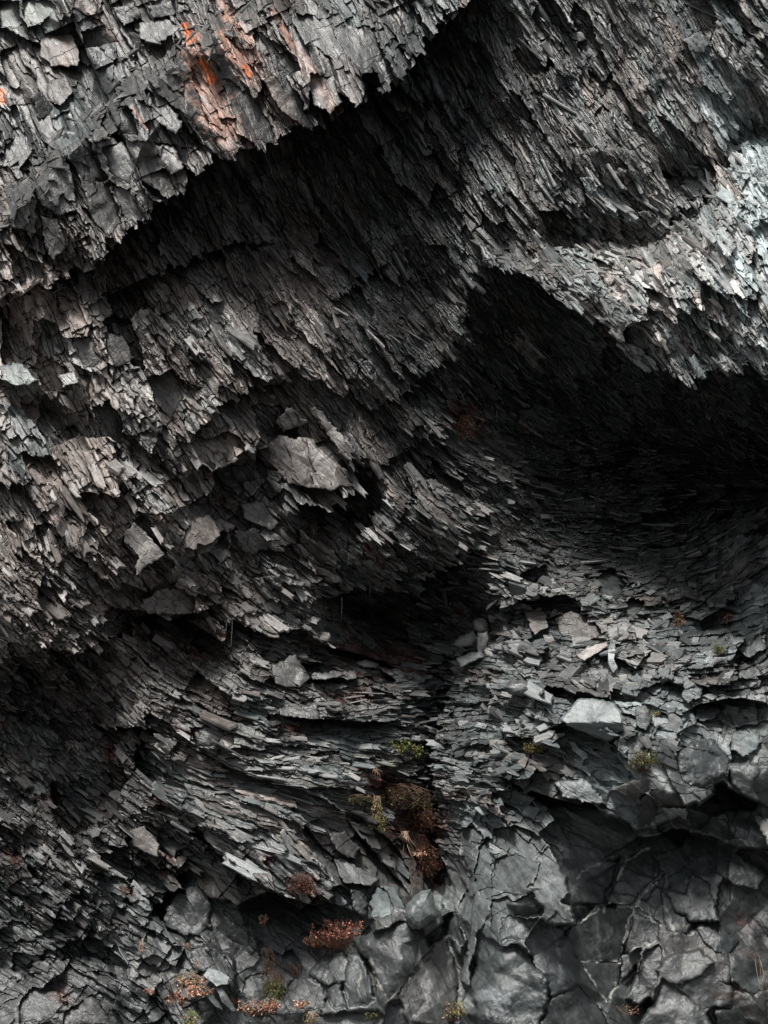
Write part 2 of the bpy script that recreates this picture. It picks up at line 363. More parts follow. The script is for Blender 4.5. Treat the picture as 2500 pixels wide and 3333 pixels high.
 ([(2213,3220),(2278,3176),(2381,3203),(2387,3269),(2289,3285)], .1,.05,.05,.075,.2,.04),
 ([(2072,3350),(2159,3182),(2213,3225),(2289,3285),(2322,3350)], .1,.1,.1,.075,.1,.06),
 ([(2372,3105),(2440,3075),(2520,3110),(2515,3215),(2450,3240),(2385,3195)], .08,-.1,.05,.06,.1,.06),
 ([(2330,3290),(2400,3275),(2440,3350),(2330,3350)], .05,-.2,0,.05,.0,0),
 ([(2200,2446),(2251,2414),(2322,2403),(2375,2468),(2365,2525),(2289,2563),(2246,2558),(2208,2520)], .15,.05,-.1,.085,.0,.3),
 ([(2387,2381),(2457,2370),(2479,2414),(2430,2468),(2381,2446)], .1,.1,.2,.15,.0,.04),
 ([(2370,2487),(2440,2480),(2560,2500),(2600,2700),(2446,2650),(2381,2541)], .1,.1,0,.085,.0,.08),
 ([(1980,2574),(2050,2536),(2121,2536),(2110,2574),(2077,2607),(2023,2590)], .15,.0,.1,.11,.5,.06),
 ([(2115,2574),(2197,2569),(2229,2628),(2143,2634)], .12,0,-.1,.085,.5,.05),
 ([(2080,2610),(2110,2580),(2140,2640),(2120,2685),(2075,2695)], .05,-.3,-.3,.07,.2,0),
 ([(1806,2547),(1904,2536),(1974,2612),(1920,2623),(1839,2590)], .1,.2,.4,.17,.0,.03),
 ([(2295,2574),(2343,2541),(2354,2612),(2305,2607)], .05,0,0,.07,.0,0),
 ([(2070,2300),(2100,2290),(2125,2330),(2100,2380),(2075,2360)], .08,.1,.3,.11,.2,.04),
 ([(2240,2215),(2290,2240),(2285,2265),(2240,2290),(2220,2260)], .1,.1,.2,.13,.0,.03),
 ([(2265,2300),(2310,2280),(2330,2330),(2290,2350),(2262,2340)], .1,.1,.1,.13,.0,.03),
 ([(2400,2110),(2480,2080),(2495,2110),(2440,2140)], .1,.1,.3,.14,.1,.03),
 ([(2390,2200),(2460,2165),(2480,2190),(2430,2215)], .1,.1,.2,.10,.1,.03),
 ([(2040,2410),(2090,2380),(2110,2450),(2080,2510),(2050,2490)], .05,-.2,.1,.08,.0,.03),
 ([(1810,2010),(1860,1985),(1940,2010),(1960,2070),(1900,2090),(1820,2060)], .05,.1,-.1,.10,.7,.05),
 ([(1700,1990),(1760,1975),(1790,2040),(1740,2070)], .08,.1,.2,.12,.8,.03),
 ([(1930,1860),(2000,1850),(2040,1900),(2010,1960),(1950,1930)], .0,.0,-.2,.07,.1,.03),
 ([(2010,1990),(2060,1940),(2100,1960),(2070,2010)], .03,0,-.1,.07,.2,0),
 ([(2224,130),(2267,103),(2311,141),(2289,168),(2246,163)], .08,0,.1,.17,.2,0),
 ([(1860,110),(1890,100),(1910,130),(1880,140)], .05,0,.1,.16,.3,0),
 ([(908,2300),(1038,2289),(1044,2348),(908,2327)], .04,.0,.0,.10,.4,0),
 ([(1050,2348),(1125,2338),(1120,2381),(1055,2381)], .0,.0,-.1,.09,.2,0),
 ([(1017,2191),(1152,2186),(1158,2208),(1017,2213)], .05,0,.2,.12,.3,0),
 ([(880,2160),(960,2130),(1010,2200),(980,2240),(900,2230)], .04,0,.1,.11,.5,.04),
 ([(1070,2710),(1120,2700),(1170,2760),(1160,2800),(1090,2770)], .1,0,.1,.10,.5,.04),
 ([(1080,2800),(1130,2800),(1230,2860),(1210,2880),(1120,2870)], .1,.1,.5,.18,.3,.0),
]
# ------------------------------------------------------------------ sampling grid of the cliff, wider than the picture
def axis(n_in, lo, hi, full, ext):
    c = np.linspace(lo, hi, n_in)
    k = np.cumsum(np.linspace(6, 60, 34))
    return np.r_[lo - k[::-1], c, hi + k]
STEP = 1.8
ax_u = axis(int(2700 / STEP), -100, 2600, 0, 0); ax_v = axis(int(3533 / STEP), -100, 3433, 0, 0)
NU, NV = len(ax_u), len(ax_v)
UU, VV = np.meshgrid(ax_u.astype(np.float32), ax_v.astype(np.float32))
LO_U, HI_U, LO_V, HI_V = ax_u[0], ax_u[-1], ax_v[0], ax_v[-1]

def scatter(dens_scale, bw_scale=1.0, as_scale=1.0, th_jit=6, size_jit=.3):
    """seeds whose density follows the local plate size"""
    amin = 12.0 * 12 * bw_scale ** 2
    area = (HI_U - LO_U) * (HI_V - LO_V)
    n = int(area / amin * dens_scale)
    u = rng.uniform(LO_U, HI_U, n); v = rng.uniform(LO_V, HI_V, n)
    b = np.maximum(samp(BW, u, v), 14) * bw_scale; a = b * np.maximum(samp(AS, u, v) * as_scale, 1.1)
    out = (u < -100) | (u > 2600) | (v < -100) | (v > 3433)
    b = np.where(out, b * 2.0, b); a = np.where(out, a * 2.0, a)
    keep = rng.random(n) < amin / (a * b)
    u, v, a, b = u[keep], v[keep], a[keep], b[keep]
    n = len(u)
    j = np.exp(rng.normal(0, size_jit, n)); j2 = np.exp(rng.normal(0, size_jit * .6, n))
    th = np.radians(samp(TH, u, v) + rng.normal(0, th_jit, n))
    return u, v, a * j, b * j * j2, th
def cells(u, v, a, b, th, wob=0.0, reach=6.0, wvar=.35, gap=False, bws=1.0, ass=1.0):
    """anisotropic cellular partition with straight cell sides: index of the winning seed at every grid vertex"""
    best = np.full((NV, NU), 1e9, np.float32); sec = np.full((NV, NU), 1e9, np.float32) if gap else None
    idx = np.full((NV, NU), -1, np.int32)
    wt = rng.uniform(0, wvar, len(u))
    HB = (np.maximum(BW_F, 14) * bws * .5 * OUT_F).astype(np.float32); HA = (HB * np.maximum(AS_F * ass, 1.1)).astype(np.float32)
    for i in range(len(u)):
        jj, ii = min(np.searchsorted(ax_v, v[i]), NV - 1), min(np.searchsorted(ax_u, u[i]), NU - 1)
        ha, hb = max(a[i] * .5, float(HA[jj, ii])), max(b[i] * .5, float(HB[jj, ii])); c, s = math.cos(th[i]), math.sin(th[i])
        eu = reach * (abs(c) * ha + abs(s) * hb) + 8; ev = reach * (abs(s) * ha + abs(c) * hb) + 8
        i0, i1 = np.searchsorted(ax_u, (u[i] - eu, u[i] + eu)); j0, j1 = np.searchsorted(ax_v, (v[i] - ev, v[i] + ev))
        if i1 <= i0 or j1 <= j0: continue
        sl = (slice(j0, j1), slice(i0, i1))
        du = WU[sl] * wob + (UU[sl] - np.float32(u[i])); dv = WV[sl] * wob + (VV[sl] - np.float32(v[i]))
        x = (du * FC[sl] + dv * FS[sl]) / HA[sl]; y = (dv * FC[sl] - du * FS[sl]) / HB[sl]
        d = x * x + y * y + .35 * np.abs(x * y) - wt[i]
        sub = best[sl]; m = d < sub
        if gap:
            ss_ = sec[sl]; ss_[:] = np.where(m, sub, np.minimum(ss_, d))
        sub[m] = d[m]; idx[sl][m] = i
    for _ in range(60):                      # fill what no seed reached
        hole = idx < 0
        if not hole.any(): break
        for ax in (0, 1):
            for sh in (1, -1):
                r = np.roll(idx, sh, ax); idx[(idx < 0)] = r[(idx < 0)]
    idx[idx < 0] = 0
    return (idx, best, sec) if gap else (idx, best)
def noise2(u, v, sc, seed=0):
    """smooth value noise, -1..1"""
    r = np.random.default_rng(seed); T = r.uniform(-1, 1, (64, 64)).astype(np.float32)
    x = u / sc + 17.3; y = v / sc + 9.1; ix = np.floor(x).astype(int); iy = np.floor(y).astype(int); fx = x - ix; fy = y - iy
    fx = fx * fx * (3 - 2 * fx); fy = fy * fy * (3 - 2 * fy)
    g = lambda a, b: T[b % 64, a % 64]
    return (g(ix, iy) * (1 - fx) + g(ix + 1, iy) * fx) * (1 - fy) + (g(ix, iy + 1) * (1 - fx) + g(ix + 1, iy + 1) * fx) * fy
PX = 1 / 250.0     # about one photograph pixel in metres at the wall
TH_F = np.radians(samp(TH, UU, VV)).astype(np.float32) + .08 * noise2(UU, VV, 210, 31).astype(np.float32) + .035 * noise2(UU, VV, 70, 32).astype(np.float32)
FC, FS = np.cos(TH_F), np.sin(TH_F)
BW_F = samp(BW, UU, VV).astype(np.float32); AS_F = samp(AS, UU, VV).astype(np.float32)
OUT_F = np.where((UU < -100) | (UU > 2600) | (VV < -100) | (VV > 3433), 2.0, 1.0).astype(np.float32)
WU = (noise2(UU, VV, 26, 41) * 5 + noise2(UU, VV, 9, 42) * 3).astype(np.float32); WV = (noise2(UU, VV, 26, 43) * 5 + noise2(UU, VV, 9, 44) * 3).astype(np.float32)
def grad(u, v):
    e = 40.0
    return ((samp(HG, u + e, v) - samp(HG, u - e, v)) / (2 * e), (samp(HG, u, v + e) - samp(HG, u, v - e)) / (2 * e))
def inside(u, v, poly):
    P = np.array(poly, float); r = np.zeros(np.shape(u), bool); n = len(P); j = n - 1
    for i in range(n):
        xi, yi = P[i]; xj, yj = P[j]
        if yi != yj:
            r ^= ((yi > v) != (yj > v)) & (u < (xj - xi) * (v - yi) / (yj - yi) + xi)
        j = i
    return r
def seg_dist(u, v, pts):
    best = np.full(np.shape(u), 1e9)
    for (x0, y0), (x1, y1) in zip(pts[:-1], pts[1:]):
        dx, dy = x1 - x0, y1 - y0; t = np.clip(((u - x0) * dx + (v - y0) * dy) / (dx * dx + dy * dy + 1e-9), 0, 1)
        best = np.minimum(best, np.hypot(u - x0 - t * dx, v - y0 - t * dy))
    return best
big_bed = [(-2000,-2000),(1600,-2000)] + LIPS[0][0][::-1] + [(-2000,1000)]
nose = [(1560,850),(1750,760),(1900,820),(2100,800),(2300,640),(2380,500),(2500,430),(4000,300),(4000,1400)] + LIPS[12][0][::-1]
# two sizes of joint block: plates inside one block share their lie
def joints(bw, asp, jit):
    u, v, a, b, th = scatter(1.0, bw, asp, 8, jit)
    idx, d1, d2 = cells(u, v, a, b, th, wob=.6, reach=7.0, gap=True, bws=bw, ass=asp)
    n = len(u)
    return dict(u=u, v=v, b=b, idx=idx, gap=d2 - d1, off=rng.normal(0, 1, n), gu=rng.normal(0, 1, n), gv=rng.normal(0, 1, n),
                th=rng.normal(0, 1, n), be=rng.normal(0, 1, n), ti=rng.normal(0, 1, n), al=rng.normal(0, 1, n))
def at_idx(A, u, v):
    return A[np.clip(np.searchsorted(ax_v, v), 0, NV - 1), np.clip(np.searchsorted(ax_u, u), 0, NU - 1)]
J1 = joints(6.5, .55, .35); J2 = joints(2.6, .6, .35)
def jh(J, k, u, v, amp, sl, top):
    w_ = np.clip(J['b'][k] * PX * amp, .02, top)
    return w_ * J['off'][k] + (J['gu'][k] * (u - J['u'][k]) + J['gv'][k] * (v - J['v'][k])) * PX * sl
# plates
su, sv, sa, sb, sth = scatter(1.0, 1.4, 1.0, 7, .38)
ns = len(su); print('plates', ns)
sb = sb / 1.4
idx, best, sec = cells(su, sv, sa * 1., sb * 1.4, sth, wob=1.0, gap=True, bws=1.4)
k1, k2 = at_idx(J1['idx'], su, sv), at_idx(J2['idx'], su, sv)
gu, gv = grad(su, sv)
big = np.clip((sb - 60) / 90, 0, 1); soft = np.clip(.55 - .55 * np.clip((sb - 34) / 60, 0, 1), .05, 1)
soft = soft * np.where((sv < 850) & (su < 1350) & (sb > 24), .35, 1)
soft = soft * np.clip(1.25 - samp(AS, su, sv) * .16, .4, 1)
off = rng.normal(0, .40, ns) * np.clip(sb * PX, .05, .20) * soft
along = (.26 + .20 * J2['ti'][k2] + .12 * rng.normal(0, 1, ns)) * soft * 1.3
across = (-.12 + .42 * J2['be'][k2] + .30 * rng.normal(0, 1, ns)) * soft
blk = (jh(J1, k1, su, sv, .14, .14, .22) * (1 + 1.2 * np.exp(-(((su - 2050) / 480) ** 2 + ((sv - 1560) / 330) ** 2))) + jh(J2, k2, su, sv, .20, .14, .13)) * (1 - .88 * np.clip((samp(BW, su, sv) - 55) / 70, 0, 1)) * np.where((sv < 850) & (su < 1350) & (sb > 24), .6, 1)
plate_h = samp(HG, su, sv) + blk + off
c, s = np.cos(sth), np.sin(sth)
pgu = gu + (along * c - across * s) * PX
pgv = gv + (along * s + across * c) * PX
# the traced faces take the place of the plates they cover
face_on = np.zeros(idx.shape, bool); bulge = np.zeros(idx.shape, np.float32); fmeta = []
for poly, dh, su_, sv_, tone_, warm_, bu_ in FACES:
    P = np.array(poly, float); cu, cv = P.mean(0)
    i0, i1 = np.searchsorted(ax_u, (P[:, 0].min() - 12, P[:, 0].max() + 12)); j0, j1 = np.searchsorted(ax_v, (P[:, 1].min() - 12, P[:, 1].max() + 12))
    sl = (slice(j0, j1), slice(i0, i1)); u_, v_ = UU[sl] + WU[sl] * 1.2, VV[sl] + WV[sl] * 1.2
    ins = inside(u_, v_, poly)
    d = seg_dist(u_, v_, poly + [poly[0]])
    k = len(su); su = np.r_[su, cu]; sv = np.r_[sv, cv]; sb = np.r_[sb, 100]; sth = np.r_[sth, math.radians(float(samp(TH, cu, cv)))]
    g_ = grad(cu, cv)
    plate_h = np.r_[plate_h, samp(HG, cu, cv) + dh * (.5 if cv > 2400 else 1)]; pgu = np.r_[pgu, g_[0] + su_ * PX]; pgv = np.r_[pgv, g_[1] + sv_ * PX]
    idx[sl][ins] = k; face_on[sl] |= ins; best[sl][ins] = 0; sec[sl][ins] = (d / 14)[ins]
    r_ = max(min(np.ptp(P[:, 0]), np.ptp(P[:, 1])) * .5, 10)
    bulge[sl][ins] = (bu_ * (np.sqrt(np.clip(1 - (1 - np.clip(d / r_, 0, 1)) ** 2, 0, 1)) - .6) * .45 - .012 * np.exp(-d / 3.5))[ins]
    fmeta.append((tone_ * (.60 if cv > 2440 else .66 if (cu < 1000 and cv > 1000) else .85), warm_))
c, s = np.cos(sth), np.sin(sth)
H = (plate_h[idx] + pgu[idx] * (UU - su[idx]) + pgv[idx] * (VV - sv[idx])).astype(np.float32)
H += bulge
H -= (.022 * np.clip(1.3 - BW_F / 60, .12, 1) * np.exp(-np.maximum(sec - best, 0) * np.clip(sb[idx], 20, 200) / 5) * np.clip(sb[idx] / 60, .3, 1.4)).astype(np.float32)
# laminae: tight straight layers running right through a joint block, broken across at intervals
def hsh(a, b, k):
    x = (a.astype(np.int64) * 73856093 ^ b.astype(np.int64) * 19349663 ^ (k.astype(np.int64) * 83492791)) & 0x7fffffff
    x = (x ^ (x >> 13)) * 1274126177 & 0x7fffffff; x = x ^ (x >> 16)
    return ((x & 0xffff) / 65535.0).astype(np.float32)
def laminae(J, wmul, lmul, amp, salt, wmax=1e9):
    """returns height, layer brightness and the two running coordinates"""
    k = J['idx']; ju, jv = J['u'].astype(np.float32), J['v'].astype(np.float32)
    wild = np.exp(-(((J['u'] - 2050) / 480) ** 2 + ((J['v'] - 1560) / 330) ** 2))
    th = np.radians(samp(TH, J['u'], J['v']) + (2.5 + 28 * wild) * J['th']); c_, s_ = np.cos(th).astype(np.float32)[k], np.sin(th).astype(np.float32)[k]
    w_ = (np.minimum(np.maximum(samp(BW, J['u'], J['v']), 14), wmax) * (wmul + .42 * np.clip((samp(BW, J['u'], J['v']) - 42) / 30, 0, 1) * (wmul < 1)) * np.exp(.16 * J['al'])).astype(np.float32)[k]
    L_ = (w_ * (np.maximum(samp(AS, J['u'], J['v']), 1.2) * lmul * (1 + .8 * np.clip(samp(AS, J['u'], J['v']) - 3.6, 0, 1))).astype(np.float32)[k])
    du, dv = UU - ju[k] + WU * .7, VV - jv[k] + WV * .7
    t = (dv * c_ - du * s_) / w_ + np.minimum(1, 16 / w_) * (.55 * noise2(UU, VV, 95, salt).astype(np.float32) + .25 * noise2(UU, VV, 30, salt + 1).astype(np.float32)); al_ = (du * c_ + dv * s_) / L_
    t = t + .28 * np.sin(t * 2.1 + 3)                                     # uneven thickness
    row = np.floor(t); ft = t - row; kk = k + salt * 1009
    al_ = al_ * (.6 + .9 * hsh(row, row * 0 + 3, kk)) + hsh(row, row * 0, kk) * 5
    col = np.floor(al_); fs_ = al_ - col
    h = hsh(row, col, kk); h2 = hsh(row, col + 500, kk); h3 = hsh(row + 77, col, kk)
    wm = w_ * PX
    z = wm * amp * ((h - .5) * 1.25 + (ft - .5) * (h2 - .30) * 1.5 + (fs_ - .5) * (.25 + .5 * h3))
    z -= wm * amp * .55 * np.clip(1.5 - w_ / 26, .30, 1) * (np.exp(-ft * 9) + np.exp(-(1 - ft) * 14) + .6 * np.exp(-fs_ * L_ / w_ * 8))
    return z.astype(np.float32), h3, row, col
lam_w = np.clip((130 - BW_F) / 60, 0, 1) * np.where(face_on, .10, 1)
z1, l1, r1, q1_ = laminae(J1, .50, 2.0, .95, 3)
z2, l2, r2, q2_ = laminae(J1, 1.5, 1.3, .30, 5, 60)
upl = np.clip((900 - VV) / 200, 0, 1) * np.clip((1350 - UU) / 200, 0, 1)
rough_ = .85 - (.50 - .38 * upl) * np.clip((BW_F - 42) / 30, 0, 1)
H += (lam_w * rough_ * (z1 + z2)).astype(np.float32)
LAYER = np.exp(lam_w * .5 * (l1 - .5)) * np.exp(lam_w * .3 * (l2 - .5))
# slow swelling of the massive smooth rock
H += (np.clip((BW_F - 50) / 80, 0, 1) * (.07 * noise2(UU, VV, 150, 61) + .03 * noise2(UU, VV, 55, 62))).astype(np.float32)
# facets: crisp planar faces that meet in ridges (triangulated scatter of heights)
from mathutils.geometry import delaunay_2d_cdt
from mathutils import Vector
def facets(sp, ang, stretch, seed):
    """continuous faceted relief in units of the height spread; sp = spacing across, px"""
    r = np.random.default_rng(seed); ca, sa2 = math.cos(math.radians(ang)), math.sin(math.radians(ang))
    R_ = 3700; step = sp
    gx, gy = np.meshgrid(np.arange(-R_ / stretch, R_ / stretch, step), np.arange(-R_, R_, step))
    x = (gx + r.uniform(-.48, .48, gx.shape) * step).ravel(); y = (gy + r.uniform(-.48, .48, gy.shape) * step).ravel()
    pu_ = 1250 + x * stretch * ca - y * sa2; pv_ = 1650 + x * stretch * sa2 + y * ca
    m = (pu_ > -500) & (pu_ < 3000) & (pv_ > -500) & (pv_ < 3850); x, y, pu_, pv_ = x[m], y[m], pu_[m], pv_[m]
    z = r.uniform(-1, 1, len(x)) * r.choice([.5, 1, 1.4], len(x))
    tri = delaunay_2d_cdt([Vector((float(a_), float(b_))) for a_, b_ in zip(x, y)], [], [], 0, 1e-6)[2]
    out = np.zeros((NV, NU), np.float32); tid = np.zeros((NV, NU), np.int32)
    for n_, (a_, b_, c__) in enumerate(tri):
        U3 = pu_[[a_, b_, c__]]; V3 = pv_[[a_, b_, c__]]; Z3 = z[[a_, b_, c__]]
        i0, i1 = np.searchsorted(ax_u, (U3.min() - 1, U3.max() + 1)); j0, j1 = np.searchsorted(ax_v, (V3.min() - 1, V3.max() + 1))
        if i1 <= i0 or j1 <= j0: continue
        det = (V3[1] - V3[2]) * (U3[0] - U3[2]) + (U3[2] - U3[1]) * (V3[0] - V3[2])
        if abs(det) < 1e-3: continue
        u_ = UU[j0:j1, i0:i1] - np.float32(U3[2]); v_ = VV[j0:j1, i0:i1] - np.float32(V3[2])
        l0 = ((V3[1] - V3[2]) * u_ + (U3[2] - U3[1]) * v_) / det; l1 = ((V3[2] - V3[0]) * u_ + (U3[0] - U3[2]) * v_) / det; l2 = 1 - l0 - l1
        ins = (l0 >= -1e-4) & (l1 >= -1e-4) & (l2 >= -1e-4)
        out[j0:j1, i0:i1][ins] = (l0 * Z3[0] + l1 * Z3[1] + l2 * Z3[2])[ins]; tid[j0:j1, i0:i1][ins] = n_
    return out, tid
low = np.clip((VV - 1850 + (UU - 1250) * .12) / 250, 0, 1).astype(np.float32)     # 0 above, where the beds dip steeply, 1 below
massive = np.clip((BW_F - 38) / 60, 0, 1).astype(np.float32)
fa1, _ = facets(105, 60, 2.6, 71); fa2, _ = facets(46, 57, 3.2, 72)
fb1, _ = facets(135, 22, 1.5, 73); fb2, t4 = facets(58, 15, 1.6, 74)
pit = np.where(face_on, .42, 1).astype(np.float32)
H += pit * ((1 - low) * (.15 * fa1 + .055 * fa2) + low * ((.11 + .11 * massive) * fb1 + .045 * fb2))
fine1, _ = facets(24, 50, 2.0, 75)
H += pit * (.014 + .006 * massive) * fine1
# second, finer set of chips and laminae laid over the plates
fu, fv, fa, fb, fth = scatter(.9, .42, 1.1, 10, .4)
nf = len(fu); print('chips', nf)
fidx, fbest = cells(fu, fv, fa, fb, fth, wob=1.0, bws=.42, ass=1.1)
smooth = np.clip((samp(BW, fu, fv) - 40) / 60, 0, 1)
calm = 1 - .6 * np.clip(samp(AS, fu, fv) - 3.2, 0, 1)
fo = calm * rng.normal(0, .30, nf) * np.clip(fb * PX, .02, .08) * (1 - smooth * .96)
fal = calm * rng.normal(.1, .2, nf) * (1 - smooth * .88); fac = calm * rng.normal(0, .30, nf) * (1 - smooth * .88)
fc, fs = np.cos(fth), np.sin(fth)
chipf = np.where(face_on, .12, 1.0)
H += (chipf * (fo[fidx] + ((fal * fc - fac * fs)[fidx] * (UU - fu[fidx]) + (fal * fs + fac * fc)[fidx] * (VV - fv[fidx])) * PX)).astype(np.float32)
# the lips of the overhangs break along the chips
mixp = .45
H += lip_term(UU * (1 - mixp) + fu[fidx] * mixp, VV * (1 - mixp) + fv[fidx] * mixp).astype(np.float32)
wm_u, wm_v = UU * .5 + fu[fidx] * .5, VV * .5 + fv[fidx] * .5
H += np.where(inside(wm_u, wm_v, big_bed), samp(HB, UU, VV) - samp(HG, UU, VV), 0).astype(np.float32)
H += np.where(inside(wm_u, wm_v, nose), samp(HN, UU, VV) - samp(HG, UU, VV), 0).astype(np.float32)
H += valley_term(wm_u, wm_v).astype(np.float32)
H += ramp_term(UU * .7 + fu[fidx] * .3, VV * .7 + fv[fidx] * .3).astype(np.float32)
def blur(A, r):
    for ax in (0, 1):
        acc = np.zeros_like(A)
        for k in range(-r, r + 1): acc += np.roll(A, k, ax)
        A = acc / (2 * r + 1)
    return A
bm = np.clip((BW_F - 60) / 50, 0, 1) * .30
bm = np.where(VV < 1800, bm * .35, bm)
H = (H * (1 - bm) + blur(blur(H, 2), 2) * bm).astype(np.float32)
for sc_, am, sd in ((160, .05, 1), (60, .022, 2), (22, .007, 3), (9, .0022, 4)):
    H += (am * noise2(UU, VV, sc_, sd)).astype(np.float32)
H += np.float32(.0005) * rng.standard_normal(H.shape).astype(np.float32)
def surf(u, v):
    i = np.clip(np.searchsorted(ax_u, u), 0, NU - 1); j = np.clip(np.searchsorted(ax_v, v), 0, NV - 1)
    return H[j, i]
# ------------------------------------------------------------------ colour of the rock, with the light and shade painted into its tones
COOL = np.array([.87, 1.0, 1.01]); WARM = np.array([1.15, .99, .90])
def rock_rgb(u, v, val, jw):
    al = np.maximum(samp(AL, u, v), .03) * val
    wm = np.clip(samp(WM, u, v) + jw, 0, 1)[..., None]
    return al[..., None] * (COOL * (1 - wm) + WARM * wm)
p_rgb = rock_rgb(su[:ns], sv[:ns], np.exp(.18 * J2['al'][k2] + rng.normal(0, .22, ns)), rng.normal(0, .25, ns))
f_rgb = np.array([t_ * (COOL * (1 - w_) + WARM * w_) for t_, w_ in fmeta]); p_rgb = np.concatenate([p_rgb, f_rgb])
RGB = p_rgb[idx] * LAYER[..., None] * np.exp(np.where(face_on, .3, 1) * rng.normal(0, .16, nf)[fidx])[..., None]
def seg_mask(u, v, pts, widths):
    best = np.full(np.shape(u), 9.0)
    for (x0, y0), (x1, y1), w0, w1 in zip(pts[:-1], pts[1:], widths[:-1], widths[1:]):
        dx, dy = x1 - x0, y1 - y0; t = np.clip(((u - x0) * dx + (v - y0) * dy) / (dx * dx + dy * dy), 0, 1)
        d = np.hypot(u - x0 - t * dx, v - y0 - t * dy) / (w0 + (w1 - w0) * t); best = np.minimum(best, d)
    return best
def stain(pts, widths, col, k=1.0, rough=.45, seed=5):
    global RGB
    j0, j1 = np.searchsorted(ax_v, (min(p[1] for p in pts) - 90, max(p[1] for p in pts) + 90)); i0, i1 = np.searchsorted(ax_u, (min(p[0] for p in pts) - 90, max(p[0] for p in pts) + 90))
    u, v = UU[j0:j1, i0:i1], VV[j0:j1, i0:i1]
    d = seg_mask(u, v, pts, widths) + rough * noise2(u, v, 16, seed) + rough * .8 * noise2(u, v, 6, seed + 1)
    m = (np.clip(1.25 - d, 0, 1) * k)[..., None]
    RGB[j0:j1, i0:i1] = RGB[j0:j1, i0:i1] * (1 - m) + np.array(col) * m
PINK = (.37, .215, .165); ORANGE = (.78, .19, .04)
stain([(620,100),(640,200),(690,330),(740,440)], [20,40,54,40], PINK, .85, .7, 5)
stain([(600,85),(620,130)], [12,16], ORANGE, .7, .2, 6)
stain([(655,195),(690,260)], [10,16], ORANGE, .8, .3, 7)
stain([(720,0),(745,60),(800,120),(850,200)], [26,22,16,10], PINK, .85, .5, 8)
stain([(725,115),(770,190),(820,240)], [22,38,34], PINK, .85, .5, 9)
stain([(795,215),(812,245)], [8,9], ORANGE, .9, .4, 10)
stain([(880,20),(920,90),(960,160)], [10,14,16], PINK, .9, .4, 11)
stain([(960,160),(1010,230),(1060,310),(1100,380)], [20,30,28,14], (.24,.17,.145), .95, .3, 12)
stain([(760,430),(800,500)], [40,30], (.15,.11,.095), .6, .8, 33)
stain([(850,260),(900,330),(960,400)], [40,36,22], (.17,.13,.11), .8, .5, 13)
stain([(0,300),(8,330)], [14,10], ORANGE, .9, .4, 14)
stain([(430,350),(480,420)], [5,7], PINK, .7, .4, 15)
stain([(280,20),(330,80),(380,130)], [8,8,8], (.2,.13,.1), .7, .4, 16)
stain([(220,150),(210,210)], [24,24], (.19,.13,.10), .6, .6, 17)
stain([(40,25),(140,30)], [44,60], (.19,.21,.19), .7, .5, 18)
stain([(0,90),(80,110)], [36,30], (.20,.23,.22), .7, .6, 19)
stain([(0,930),(90,940),(190,970)], [14,24,10], (.40,.31,.28), .8, .9, 20)
stain([(0,1010),(100,1020)], [30,30], (.30,.25,.23), .5, .9, 21)
stain([(50,1240),(100,1260)], [50,40], (.22,.25,.23), .6, .5, 22)
stain([(220,1240),(240,1260)], [24,24], (.32,.32,.29), .7, .4, 23)
stain([(740,1420),(780,1470)], [20,24], (.38,.31,.28), .6, .8, 24)
stain([(860,1440),(880,1450)], [12,14], (.36,.31,.28), .6, .3, 25)
stain([(640,1320),(700,1400)], [20,24], (.30,.28,.25), .5, .9, 26)
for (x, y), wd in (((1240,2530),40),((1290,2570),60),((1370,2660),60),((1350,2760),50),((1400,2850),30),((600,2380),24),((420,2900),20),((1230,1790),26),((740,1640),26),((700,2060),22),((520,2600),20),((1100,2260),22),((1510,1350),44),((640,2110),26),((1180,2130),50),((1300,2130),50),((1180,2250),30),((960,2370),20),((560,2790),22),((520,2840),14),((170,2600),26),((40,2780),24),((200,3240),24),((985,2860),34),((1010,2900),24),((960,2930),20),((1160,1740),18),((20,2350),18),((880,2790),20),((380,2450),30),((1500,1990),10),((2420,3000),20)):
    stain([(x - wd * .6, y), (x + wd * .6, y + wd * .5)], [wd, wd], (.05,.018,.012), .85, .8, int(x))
# white mineral veins on the massive slabs at the lower right
def vein(pts, wd=4.4, col=(.34,.35,.32), k=.85):
    r_ = np.random.default_rng(int(pts[0][0])); q = [pts[0]]
    for a_, b_ in zip(pts[:-1], pts[1:]):
        m = max(2, int(math.hypot(b_[0] - a_[0], b_[1] - a_[1]) / 14))
        q += [(a_[0] + (b_[0] - a_[0]) * t / m + r_.normal(0, 3.2), a_[1] + (b_[1] - a_[1]) * t / m + r_.normal(0, 3.2)) for t in range(1, m + 1)]
    pts = q; wd = max(wd, 3.6)
    stain(pts, list(wd * r_.uniform(.5, 1.2, len(pts))), col, k, .9, int(pts[0][0]) % 97)
vein([(2110,2760),(2040,2800),(2010,2860),(1980,2910),(1965,2960)])
vein([(1840,2960),(1900,2950),(1960,2945),(2030,2940),(2100,2970),(2150,3010)], 2.5)
vein([(2140,2860),(2090,2910),(2060,2960),(2030,3050),(2020,3130)])
vein([(1890,3130),(1960,3130),(2020,3130)], 3)
vein([(1900,3140),(1950,3220),(1975,3260),(2010,3200)], 4)
vein([(2030,3110),(2080,3080),(2140,3060)], 3)
vein([(2030,3200),(2075,3160),(2095,3120)], 3)
vein([(2170,2960),(2200,3035),(2250,3045),(2290,3010)], 3)
vein([(1880,2860),(1920,2820),(1970,2800)], 3)
vein([(1840,3020),(1900,2990),(1950,2960)], 4)
vein([(1205,3120),(1225,3200),(1260,3265)], 6, (.22,.21,.18))
vein([(1365,3080),(1370,3140)], 5, (.26,.26,.24))
vein([(1175,3160),(1170,3240)], 5, (.16,.16,.15))
vein([(1940,2990),(1950,3120)], 6, (.12,.13,.12), .5)
